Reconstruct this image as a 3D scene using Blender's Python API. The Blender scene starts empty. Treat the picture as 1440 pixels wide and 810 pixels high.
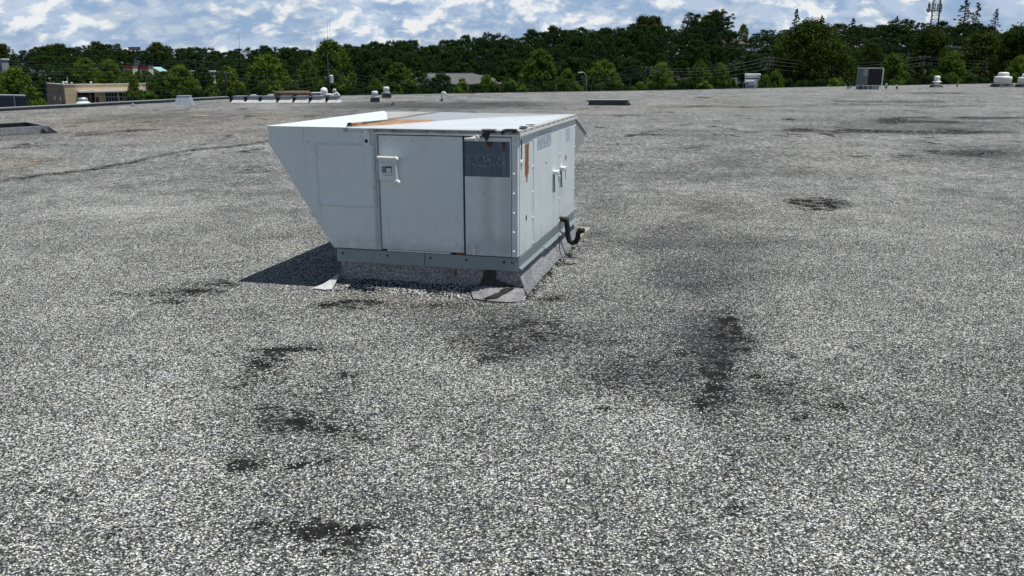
import bpy, math, random
import numpy as np
from mathutils import Vector, Matrix, noise as mnoise
rng = np.random.default_rng(7); random.seed(7)
sc = bpy.context.scene; COL = sc.collection
R = math.radians
# ------------------------------------------------------------------ camera, sky, sun, exposure
F, PITCH, ROLL, CH = 1238.4, 0.248902, 0.00069, 2.1318          # focal length in photo pixels, eye height above the roof
def _rows():
    fwd = np.array([0, math.cos(PITCH), -math.sin(PITCH)]); right = np.array([1., 0, 0]); down = np.cross(fwd, right)
    c, s = math.cos(ROLL), math.sin(ROLL)
    return np.array([c*right + s*down, -s*right + c*down, fwd])
RM = _rows()
camd = bpy.data.cameras.new('camera'); cam = bpy.data.objects.new('camera', camd); COL.objects.link(cam); sc.camera = cam
camd.sensor_width = 36; camd.lens = F/1440*36; camd.clip_start = .05; camd.clip_end = 5000
m3 = Matrix(((RM[0][0], -RM[1][0], -RM[2][0]), (RM[0][1], -RM[1][1], -RM[2][1]), (RM[0][2], -RM[1][2], -RM[2][2])))
cam.matrix_world = Matrix.Translation((0, 0, CH)) @ m3.to_4x4()

YAW = -0.254804; U = np.array([math.cos(YAW), math.sin(YAW), 0]); V = np.array([-math.sin(YAW), math.cos(YAW), 0])
C0 = np.array([0.05545, 8.02977, 0.])                            # near corner of the rooftop unit's curb
sd = U*.255 + V*.05 + np.array([0, 0, .97]); sd /= np.linalg.norm(sd)
SUN = Vector(sd)
sl = bpy.data.lights.new('sun', 'SUN'); so = bpy.data.objects.new('sun', sl); COL.objects.link(so)
sl.energy = 5.0; sl.angle = R(.53); sl.color = (1, .985, .95); so.rotation_euler = SUN.to_track_quat('Z', 'Y').to_euler()
sc.view_settings.view_transform = 'Standard'; sc.view_settings.look = 'None'; sc.view_settings.exposure = 0.0; sc.view_settings.gamma = 1

class NT:                                                        # small node-writing helper
    def __init__(s, tree): s.t = tree; s.n = tree.nodes; s.l = tree.links
    def put(s, sock, v):
        if v is None: return
        if isinstance(v, bpy.types.NodeSocket): s.l.new(v, sock)
        elif isinstance(v, (tuple, list)) and len(v) == 3 and sock.type == 'RGBA': sock.default_value = (*v, 1)
        else: sock.default_value = v
    def node(s, typ, props={}, **ins):
        nd = s.n.new(typ)
        for k, v in props.items(): setattr(nd, k, v)
        for k, v in ins.items():
            k = k.replace('_', ' ')
            s.put(nd.inputs[int(k[1:])] if k[0] == 'i' and k[1:].isdigit() else nd.inputs[k], v)
        return nd
    def math(s, op, a, b=None, c=None, clamp=False):
        nd = s.n.new('ShaderNodeMath'); nd.operation = op; nd.use_clamp = clamp
        for i, v in enumerate((a, b, c)): s.put(nd.inputs[i], v)
        return nd.outputs[0]
    def mix(s, f, a, b, mode='MIX'):
        nd = s.n.new('ShaderNodeMix'); nd.data_type = 'RGBA'; nd.blend_type = mode; nd.clamp_factor = True
        s.put(nd.inputs[0], f); s.put(nd.inputs[6], a); s.put(nd.inputs[7], b); return nd.outputs[2]
    def ss(s, v, a, b, lo=0., hi=1.):
        nd = s.n.new('ShaderNodeMapRange'); nd.interpolation_type = 'SMOOTHSTEP'
        s.put(nd.inputs[0], v); s.put(nd.inputs[1], a); s.put(nd.inputs[2], b); s.put(nd.inputs[3], lo); s.put(nd.inputs[4], hi); return nd.outputs[0]
    def noise(s, vec, scale, detail=3, rough=.5, dist=0.):
        return s.node('ShaderNodeTexNoise', Vector=vec, Scale=scale, Detail=detail, Roughness=rough, Distortion=dist).outputs['Fac']
    def scalev(s, vec, sx, sy, sz, loc=(0, 0, 0)):
        return s.node('ShaderNodeMapping', Vector=vec, Scale=(sx, sy, sz), Location=loc).outputs[0]
    def obj(s): return s.n.new('ShaderNodeTexCoord').outputs['Object']
    def xyz(s, v):
        nd = s.node('ShaderNodeSeparateXYZ', Vector=v); return nd.outputs
    def ramp(s, f, stops, interp='LINEAR'):
        nd = s.n.new('ShaderNodeValToRGB'); s.put(nd.inputs[0], f); e = nd.color_ramp.elements; nd.color_ramp.interpolation = interp
        while len(e) < len(stops): e.new(.5)
        for i, (p, c) in enumerate(stops):
            e[i].position = p; e[i].color = (*c, 1) if len(c) == 3 else c
        return nd.outputs[0]

wd = bpy.data.worlds.new('World'); sc.world = wd; wd.use_nodes = True
w = NT(wd.node_tree); w.n.clear()
sky = w.n.new('ShaderNodeTexSky'); sky.sky_type = 'NISHITA'; sky.sun_disc = False
sky.sun_elevation = math.asin(SUN.z); sky.sun_rotation = math.atan2(SUN.x, SUN.y); sky.air_density = 1.2; sky.dust_density = .6; sky.ozone_density = 1.5
bg1 = w.node('ShaderNodeBackground', Color=w.mix(1., sky.outputs[0], (.80, .92, 1.05), 'MULTIPLY'), Strength=.05)
d = w.n.new('ShaderNodeTexCoord').outputs['Generated']; dx = w.xyz(d)
zz = w.math('ADD', w.math('MAXIMUM', dx[2], -.02), .62)
cv = w.node('ShaderNodeCombineXYZ', X=w.math('DIVIDE', dx[0], zz), Y=w.math('DIVIDE', dx[1], zz), Z=0.).outputs[0]
big = w.noise(cv, 6.5, 3, .5, .3)
pf = w.noise(w.scalev(cv, 1, 1.25, 1, (9, 5, 0)), 19., 9, .60, .25)
pf2 = w.noise(w.scalev(cv, 1, 1.25, 1, (9, 5.025, 0)), 19., 6, .60, .25)
cell = w.node('ShaderNodeTexVoronoi', {'feature': 'SMOOTH_F1'}, Vector=w.node('ShaderNodeVectorMath', {'operation': 'MULTIPLY_ADD'}, i0=w.node('ShaderNodeTexNoise', Vector=cv, Scale=40., Detail=3.).outputs['Color'], i1=(.03, .03, 0), i2=w.scalev(cv, 1, 1.35, 1)).outputs[0], Scale=34., Smoothness=.35).outputs['Distance']
pf = w.math('ADD', pf, w.math('MULTIPLY', w.math('SUBTRACT', .42, cell), .22)); pf2 = w.math('ADD', pf2, w.math('MULTIPLY', w.math('SUBTRACT', .40, cell), .08))
v2 = w.noise(w.scalev(cv, .8, 1.3, 1, (3, 8, 0)), 12., 6, .55, .2)
thin = w.ss(dx[2], .06, .34, 1., .05)                            # low clouds crowd towards the horizon; cover thinned overhead to cut fill light
puff = w.math('MULTIPLY', w.ss(w.math('ADD', pf, w.math('MULTIPLY', w.math('SUBTRACT', big, .5), .75)), .46, .63), thin)
vm = w.math('MULTIPLY', w.ss(w.math('ADD', v2, w.math('MULTIPLY', w.math('SUBTRACT', big, .5), .3)), .36, .56), thin)
shade = w.ss(w.math('SUBTRACT', pf, pf2), -.06, .06)
veilc = w.mix(w.math('MAXIMUM', w.ss(pf, .38, .56), w.math('MULTIPLY', w.ss(v2, .42, .62), .8)), (.31, .45, .68), (.53, .63, .77))
puffc = w.mix(shade, (.55, .65, .79), (.93, .93, .92))
bg2 = w.node('ShaderNodeBackground', Color=veilc, Strength=1.); bg3 = w.node('ShaderNodeBackground', Color=puffc, Strength=1.)
m1 = w.node('ShaderNodeMixShader', i0=w.math('MULTIPLY', w.math('MAXIMUM', vm, w.math('MULTIPLY', thin, .9)), .95), i1=bg1.outputs[0], i2=bg2.outputs[0])
m2 = w.node('ShaderNodeMixShader', i0=w.math('MULTIPLY', puff, .8), i1=m1.outputs[0], i2=bg3.outputs[0])
w.node('ShaderNodeOutputWorld', Surface=m2.outputs[0])

# ------------------------------------------------------------------ projection helpers (pixel of the 1440x810 photo -> place)
def ray(px, py): return RM.T @ np.array([(px-720)/F, (py-405)/F, 1.])
def gnd(px, py, z=0.):
    q = ray(px, py); return np.array([0, 0, CH]) + q*((z-CH)/q[2])
def at(px, py, Y):
    q = ray(px, py); return np.array([0, 0, CH]) + q*(Y/q[1])
def mpp(Y): return Y/F                                           # metres per photo pixel at distance Y
# ------------------------------------------------------------------ object helpers
class MB:
    def __init__(s): s.v = []; s.f = []
    def add(s, v, f):
        o = len(s.v); s.v += [tuple(float(a) for a in p) for p in v]; s.f += [tuple(i+o for i in q) for q in f]; return s
    def box(s, x0, x1, y0, y1, z0, z1):
        return s.add([(x0,y0,z0),(x1,y0,z0),(x1,y1,z0),(x0,y1,z0),(x0,y0,z1),(x1,y0,z1),(x1,y1,z1),(x0,y1,z1)],
                     [(0,3,2,1),(4,5,6,7),(0,1,5,4),(1,2,6,5),(2,3,7,6),(3,0,4,7)])
    def hexa(s, lo, hi):                                         # two rings of four points
        return s.add(list(lo)+list(hi), [(0,3,2,1),(4,5,6,7),(0,1,5,4),(1,2,6,5),(2,3,7,6),(3,0,4,7)])
    def prism(s, poly, dirv):                                    # polygon (3D points) extruded by a vector
        n = len(poly); dv = np.array(dirv, float)
        return s.add([np.array(p, float) for p in poly]+[np.array(p, float)+dv for p in poly],
                     [tuple(range(n))[::-1], tuple(range(n, 2*n))] + [(i, (i+1) % n, (i+1) % n+n, i+n) for i in range(n)])
    def tube(s, pts, r, n=8, r2=None):
        pts = [Vector(p) for p in pts]; k = len(pts); vs = []
        for i, p in enumerate(pts):
            t = (pts[min(i+1, k-1)] - pts[max(i-1, 0)]).normalized()
            a = t.orthogonal().normalized() if i == 0 else (prev - t*prev.dot(t)).normalized()
            prev = a; b = t.cross(a); rr = r if r2 is None else r+(r2-r)*i/(k-1)
            vs += [p + (a*math.cos(2*math.pi*j/n)+b*math.sin(2*math.pi*j/n))*rr for j in range(n)]
        fs = [(i*n+j, i*n+(j+1) % n, (i+1)*n+(j+1) % n, (i+1)*n+j) for i in range(k-1) for j in range(n)]
        return s.add(vs, fs + [tuple(range(n))[::-1], tuple((k-1)*n+j for j in range(n))])
    def lathe(s, prof, n=20, c=(0, 0, 0)):                       # prof: (r, z)
        vs = [(c[0]+r*math.cos(2*math.pi*j/n), c[1]+r*math.sin(2*math.pi*j/n), c[2]+z) for r, z in prof for j in range(n)]
        fs = [(i*n+j, i*n+(j+1) % n, (i+1)*n+(j+1) % n, (i+1)*n+j) for i in range(len(prof)-1) for j in range(n)]
        return s.add(vs, fs + [tuple(range(n))[::-1], tuple((len(prof)-1)*n+j for j in range(n))])
    def mesh(s, name, mat=None, smooth=False):
        me = bpy.data.meshes.new(name); me.from_pydata(s.v, [], s.f); me.update()
        if mat: me.materials.append(mat)
        if smooth:
            me.polygons.foreach_set('use_smooth', [len(p.vertices) == 4 for p in me.polygons])
        return me
    def build(s, name, mat, parent=None, smooth=False, bevel=0):
        o = bpy.data.objects.new(name, s.mesh(name, mat, smooth)); COL.objects.link(o); o.parent = parent
        if bevel:
            b = o.modifiers.new('bevel', 'BEVEL'); b.width = bevel; b.segments = 2; b.limit_method = 'ANGLE'; b.angle_limit = R(40)
        return o
def tag(o, label=None, cat=None, group=None, kind=None):
    for k, v in (('label', label), ('category', cat), ('group', group), ('kind', kind)):
        if v: o[k] = v
    return o
def empty(name, loc, rz=0., **k):
    o = bpy.data.objects.new(name, None); COL.objects.link(o); o.location = tuple(float(a) for a in loc); o.rotation_euler = (0, 0, rz); o.empty_display_size = .2
    return tag(o, **k)
def use(name, me, parent, loc=(0, 0, 0), rot=None, scale=None):
    o = bpy.data.objects.new(name, me); COL.objects.link(o); o.parent = parent; o.location = loc
    if rot: o.rotation_euler = rot
    if scale: o.scale = scale
    return o
# ------------------------------------------------------------------ materials
def mat(name, fn, **bs):
    m = bpy.data.materials.new(name); m.use_nodes = True; t = NT(m.node_tree); b = t.n['Principled BSDF']
    b.inputs['Specular IOR Level'].default_value = .4
    for k, v in bs.items(): t.put(b.inputs[k.replace('_', ' ')], v)
    if fn: fn(t, b)
    return m
def weathered(col, rough=.5, metal=0., var=.12, streak=.12, scale=3., bump=.0, dirt=(.2, .18, .15), spec=.4):
    def fn(t, b):
        o = t.obj(); n = t.noise(o, scale, 5, .6); st = t.noise(t.scalev(o, 9, 9, .5), scale, 4, .6)
        fac = t.math('ADD', t.math('MULTIPLY', t.ss(n, .35, .7), var), t.math('MULTIPLY', t.ss(st, .5, .75), streak))
        fine = t.noise(o, 60, 2, .5)
        fac = t.math('ADD', fac, t.math('MULTIPLY', t.ss(fine, .6, .8), var*.4))
        t.put(b.inputs['Base Color'], t.mix(fac, col, dirt)); t.put(b.inputs['Roughness'], t.math('ADD', rough, t.math('MULTIPLY', n, .15)))
        t.put(b.inputs['Metallic'], metal); b.inputs['Specular IOR Level'].default_value = spec
        if bump: t.put(b.inputs['Normal'], t.node('ShaderNodeBump', Height=t.noise(o, scale*.8, 2), Distance=bump, Strength=.6).outputs[0])
    return fn
M = {}
M['paint'] = mat('white_paint', weathered((.70, .755, .75), .38, 0, .16, .14, 2.2, .006, (.36, .36, .33)))
M['trim'] = mat('white_trim', weathered((.72, .72, .69), .45, 0, .35, .12, 8., 0, (.25, .22, .16)))
M['galv'] = mat('galvanised_steel', weathered((.25, .295, .30), .45, .35, .2, .15, 5., .002, (.2, .21, .2)))
M['galvlight'] = mat('bright_steel', weathered((.46, .52, .55), .35, .6, .2, .1, 6., 0, (.35, .4, .42)))
M['darkmetal'] = mat('dark_metal', weathered((.03, .035, .05), .5, 0, .3, .1, 4., 0, (.09, .09, .09)))
M['black'] = mat('black_rubber', weathered((.008, .008, .008), .6, 0, .2, .1, 9., 0, (.05, .045, .04)))
M['tar'] = mat('black_tar', weathered((.015, .014, .013), .35, 0, .3, .0, 20., .004, (.06, .055, .05)))
M['pvc'] = mat('white_plastic', weathered((.75, .75, .72), .4, 0, .15, .1, 6.))
M['membrane'] = mat('white_membrane', weathered((.66, .66, .65), .6, 0, .2, .1, 3., .01, (.35, .33, .3)))
M['skirt'] = mat('chalky_skirt', weathered((.50, .50, .49), .8, 0, .4, .2, 4., 0, (.25, .24, .22)))
M['fascia'] = mat('tarnished_fascia', weathered((.34, .35, .34), .6, .1, .5, .3, 12., 0, (.10, .10, .09)))
M['greymetal'] = mat('grey_metal', weathered((.3, .32, .34), .5, .1, .2, .15, 3., 0, (.12, .12, .12)))
M['greygreen'] = mat('grey_green_metal', weathered((.12, .15, .135), .5, .0, .2, .15, 3.))
M['wood'] = mat('weathered_wood', weathered((.36, .33, .26), .85, 0, .5, .4, 7., .004, (.17, .14, .1)))
M['darkwood'] = mat('dark_weathered_wood', weathered((.16, .12, .08), .85, 0, .5, .3, 7., .004, (.07, .05, .035)))
M['pole'] = mat('creosote_wood', weathered((.09, .075, .065), .9, 0, .4, .3, 3., 0, (.05, .04, .035)))
M['wire'] = mat('aluminium_wire', weathered((.28, .29, .30), .6, .2))
M['glass'] = mat('dark_glass', None, Base_Color=(.02, .025, .03), Roughness=.08)
M['red'] = mat('red_paint', weathered((.5, .06, .04), .5))
M['darkred'] = mat('dark_red_paint', weathered((.11, .018, .018), .5))
M['tan'] = mat('tan_block', weathered((.60, .47, .29), .9, 0, .25, .1, .5, 0, (.42, .33, .21)))
M['brownwall'] = mat('brown_block', weathered((.30, .21, .16), .9, 0, .25, .1, .5, 0, (.2, .14, .11)))
M['creamwall'] = mat('cream_wall', weathered((.68, .6, .48), .8))
M['teal'] = mat('pale_teal_roof', weathered((.3, .5, .47), .6))
M['shingle'] = mat('grey_shingle', weathered((.12, .118, .115), .95, 0, .4, .2, 1.5, 0, (.07, .07, .07)))
M['brownshingle'] = mat('brown_shingle', weathered((.12, .095, .08), .95, 0, .4, .2, 1.5, 0, (.11, .09, .08)))
M['carwhite'] = mat('white_car_paint', None, Base_Color=(.8, .8, .8), Roughness=.2, Coat_Weight=.6)
M['cardark'] = mat('dark_car_paint', None, Base_Color=(.03, .035, .045), Roughness=.2, Coat_Weight=.6)
M['carred'] = mat('red_car_paint', None, Base_Color=(.35, .04, .03), Roughness=.2, Coat_Weight=.6)
M['tyre'] = mat('tyre_rubber', None, Base_Color=(.02, .02, .02), Roughness=.8)
M['copper'] = mat('rusty_copper', weathered((.25, .09, .035), .8, 0, .5, .2, 30., 0, (.1, .03, .01)))

# painted panels with their own wear: rust runs, dirt, bare patches (all in the unit's own coordinates)
def boxmask(t, c, a0, a1, b0, b1, soft=.01, ns=18., na=.02):
    n = t.math('MULTIPLY', t.math('SUBTRACT', t.noise(c, ns, 4, .65), .5), na*2)
    p, q = t._ab
    pa = t.math('ADD', p, n); qb = t.math('ADD', q, n)
    k = t.math('MULTIPLY', t.ss(pa, a0-soft, a0+soft), t.ss(pa, a1-soft, a1+soft, 1., 0.))
    return t.math('MULTIPLY', k, t.math('MULTIPLY', t.ss(qb, b0-soft, b0+soft), t.ss(qb, b1-soft, b1+soft, 1., 0.)))
def panel_mat(name, axis, rust=[], stain=[], chips=.5, base=(.70, .755, .75)):
    def fn(t, b):
        o = t.obj(); x, y, z = t.xyz(o)[:3]; t._ab = ((y if axis == 'y' else x), (y if axis == 'top' else z))
        if axis == 'top': t._ab = (x, y)
        n = t.noise(o, 1.8, 5, .6); st = t.noise(t.scalev(o, 14, 14, .45), 2.4, 4, .65); fine = t.noise(o, 45, 3, .6)
        c = t.mix(t.math('MULTIPLY', t.ss(n, .35, .72), .22), base, (.50, .51, .49))
        c = t.mix(t.math('MULTIPLY', t.ss(st, .48, .78), .12), c, (.42, .44, .44))
        st2 = t.noise(t.scalev(o, 12, 12, 1.5, (3, 1, 2)), 1.6, 5, .65)
        c = t.mix(t.math('MULTIPLY', t.ss(st2, .58, .74), .25), c, (.86, .87, .87))
        sp = t.node('ShaderNodeTexVoronoi', Vector=o, Scale=7.).outputs['Distance']
        c = t.mix(t.math('MULTIPLY', t.ss(sp, .035, .05, 1., 0.), chips), c, (.10, .07, .05))
        dr = t.noise(t.scalev(o, 22, 22, .9, (7, 2, 5)), 1.3, 5, .7)
        c = t.mix(t.math('MULTIPLY', t.ss(dr, .60, .76), .38), c, (.34, .31, .25))
        c = t.mix(t.math('MULTIPLY', t.math('MULTIPLY', t.ss(z, .38, .60, 1., 0.), t.ss(t.noise(o, 7, 4), .35, .65)), .35), c, (.33, .32, .29))
        c = t.mix(t.math('MULTIPLY', t.ss(fine, .58, .75), .16), c, (.35, .33, .3))
        for (a0, a1, b0, b1, col, k, soft, na) in stain:
            c = t.mix(t.math('MULTIPLY', boxmask(t, o, a0, a1, b0, b1, soft, 10., na), k), c, col)
        for (a0, a1, b0, b1, soft, na) in rust:
            m = boxmask(t, o, a0, a1, b0, b1, soft*2.2+.008, 22., na)
            m = t.ss(t.math('ADD', m, t.math('MULTIPLY', t.math('SUBTRACT', t.noise(t.scalev(o, 1, 1, .4), 26, 5, .75), .5), 2.2)), .45, .75)
            rc = t.mix(t.noise(o, 55, 3, .7), (.42, .15, .035), (.13, .04, .015))
            c = t.mix(m, c, rc)
        t.put(b.inputs['Base Color'], c); t.put(b.inputs['Roughness'], t.math('ADD', .38, t.math('MULTIPLY', n, .25))); b.inputs['Specular IOR Level'].default_value = .3
        bw = t.math('ADD', t.noise(o, 1.6, 1), t.math('MULTIPLY', t.noise(o, 5., 2), .25))
        t.put(b.inputs['Normal'], t.node('ShaderNodeBump', Height=bw, Distance=.022, Strength=.6).outputs[0])
    return mat(name, fn)
STN = (.30, .27, .20)
M['hoodside'] = panel_mat('hood_paint', 'x', stain=[(-1.42, -1.37, .38, 1.5, (.25, .26, .26), .5, .02, .02)])
M['doorA'] = panel_mat('door_paint', 'x', rust=[(-.62, -.52, .384, .402, .004, .004)], stain=[(-1.36, -.5, .38, .46, (.5, .52, .52), .5, .03, .04)])
M['panelB'] = panel_mat('service_panel_paint', 'x', rust=[(-.13, -.11, 1.05, 1.13, .01, .006)],
    stain=[(-.34, -.24, .5, 1.14, (.30, .26, .19), .34, .06, .07), (-.16, -.05, .4, 1.12, (.36, .33, .27), .30, .05, .05), (-.5, -.05, .38, .55, (.45, .46, .45), .5, .06, .12)])
M['cornerR'] = panel_mat('corner_panel_paint', 'y', rust=[(.235, .40, 1.10, 1.42, .015, .03), (.29, .35, 1.03, 1.2, .015, .02), (.28, .31, .69, .73, .006, .004)])
M['door1'] = panel_mat('left_door_paint', 'y', stain=[(1.50, 1.56, .5, .97, (.5, .45, .4), .35, .02, .02)], rust=[(1.12, 1.15, 1.13, 1.16, .01, .01)])
M['door2'] = panel_mat('right_door_paint', 'y', rust=[(2.13, 2.24, 1.06, 1.13, .015, .02), (2.43, 2.47, 1.31, 1.35, .01, .01)])
def lidfn(t, b):
    o = t.obj(); x, y, z = t.xyz(o)[:3]; t._ab = (x, y)
    n = t.noise(o, 1.5, 5, .6); f = t.noise(o, 30, 4, .6)
    c = t.mix(t.math('MULTIPLY', t.ss(n, .35, .7), .5), (.60, .63, .64), (.42, .44, .43))
    c = t.mix(t.math('MULTIPLY', t.ss(f, .6, .8), .25), c, (.3, .28, .25))
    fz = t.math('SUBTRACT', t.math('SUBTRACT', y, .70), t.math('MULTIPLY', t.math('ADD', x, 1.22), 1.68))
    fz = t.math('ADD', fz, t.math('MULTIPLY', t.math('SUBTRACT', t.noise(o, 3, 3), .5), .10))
    gz = t.math('MULTIPLY', t.ss(fz, -.02, .03), t.ss(n, .2, .7, .95, .6))  # far and left facets coloured greyer to imitate a grazing reflection
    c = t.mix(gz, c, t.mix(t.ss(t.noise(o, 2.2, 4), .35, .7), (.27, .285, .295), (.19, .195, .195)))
    l = t.node('ShaderNodeVectorMath', {'operation': 'LENGTH'}, i0=t.scalev(t.node('ShaderNodeMapping', Vector=o, Location=(1.56, -.74, 0)).outputs[0], 2.1, 1.9, 0)).outputs['Value']
    l = t.math('ADD', l, t.math('MULTIPLY', t.math('SUBTRACT', t.noise(o, 5, 5, .65), .5), .5))
    rust = t.mix(t.ss(t.noise(o, 9, 5, .65), .35, .65), (.26, .10, .03), (.52, .30, .13))
    c = t.mix(t.math('MULTIPLY', t.ss(l, .85, 1.05, 1., 0.), t.math('MAXIMUM', t.ss(fz, -.03, .02), .15)), c, rust)
    edge = boxmask(t, o, -1.45, .1, -.1, .035, .02, 14., .02)
    c = t.mix(t.math('MULTIPLY', edge, .45), c, (.33, .30, .24))
    e2 = boxmask(t, o, -.04, .1, -.1, 3., .015, 14., .02)
    c = t.mix(t.math('MULTIPLY', e2, .45), c, (.36, .33, .27))
    t.put(b.inputs['Base Color'], c); t.put(b.inputs['Roughness'], t.math('ADD', .3, t.math('MULTIPLY', n, .3)))
    t.put(b.inputs['Normal'], t.node('ShaderNodeBump', Height=t.noise(o, 2.5, 2), Distance=.01, Strength=.5).outputs[0])
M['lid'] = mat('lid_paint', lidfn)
def pondfn(t, b):
    o = t.obj(); v = t.node('ShaderNodeMapping', Vector=o, Location=(1.62, -.62, 0)).outputs[0]
    v = t.node('ShaderNodeMapping', Vector=v, Rotation=(0, 0, R(-34))).outputs[0]
    l = t.node('ShaderNodeVectorMath', {'operation': 'LENGTH'}, i0=t.scalev(v, 2.4, 2.4, 0)).outputs['Value']
    l = t.math('ADD', l, t.math('MULTIPLY', t.math('SUBTRACT', t.noise(o, 5, 5, .65), .5), .45))
    n = t.noise(o, 9, 5, .65)
    rust = t.mix(t.ss(n, .35, .65), (.22, .075, .02), (.50, .24, .08))
    rust = t.mix(t.ss(t.noise(o, 3, 3), .55, .75), rust, (.62, .45, .28))
    g = t.mix(t.ss(t.noise(o, 2.2, 4), .35, .7), (.40, .40, .37), (.31, .30, .27))
    t.put(b.inputs['Base Color'], t.mix(t.ss(l, .8, 1., 1., 0.), g, rust)); t.put(b.inputs['Roughness'], .6)
M['pond'] = mat('dirty_hood_top', pondfn)
def platefn(t, b):
    o = t.obj(); st = t.noise(t.scalev(o, 14, 14, .7), 2.8, 4, .6); x, y, z = t.xyz(o)[:3]; t._ab = (x, z)
    c = t.mix(t.ss(st, .3, .75), (.080, .115, .15), (.12, .155, .185))
    nn = t.math('MULTIPLY', t.math('SUBTRACT', t.noise(t.scalev(o, 1, 1, .3), 60, 4, .7), .5), .05)
    for xc, hw, zb_ in ((-.265, .055, 1.385), (-.13, .022, 1.30), (-.13, .04, 1.42)):
        dd = t.math('SUBTRACT', t.math('MULTIPLY', t.math('DIVIDE', t.math('SUBTRACT', z, zb_), 1.455-zb_), hw), t.math('ABSOLUTE', t.math('ADD', t.math('SUBTRACT', x, xc), nn)))
        c = t.mix(t.ss(dd, -.002, .012), c, (.09, .035, .018))
    c = t.mix(t.math('MULTIPLY', boxmask(t, o, -.138, -.122, 1.13, 1.36, .012, 20., .006), .5), c, (.25, .24, .21))
    c = t.mix(t.math('MULTIPLY', t.ss(t.noise(o, 90, 3, .7), .56, .62), t.math('MULTIPLY', boxmask(t, o, -.46, -.12, 1.23, 1.32, .03, 8., .03), .9)), c, (.6, .62, .62))
    t.put(b.inputs['Base Color'], c); t.put(b.inputs['Roughness'], .45); t.put(b.inputs['Metallic'], .25)
M['plate'] = mat('unpainted_steel_plate', platefn)
M['letter'] = mat('faded_lettering', weathered((.45, .48, .5), .6, 0, .6, .0, 60., 0, (.12, .16, .2)))
M['letterdark'] = mat('dark_lettering', weathered((.055, .075, .095), .5, .2, .8, .0, 60., 0, (.14, .17, .20)))
M['faded'] = mat('faded_label', weathered((.40, .48, .55), .5, 0, .5, .3, 12., 0, (.6, .65, .68)))

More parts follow.
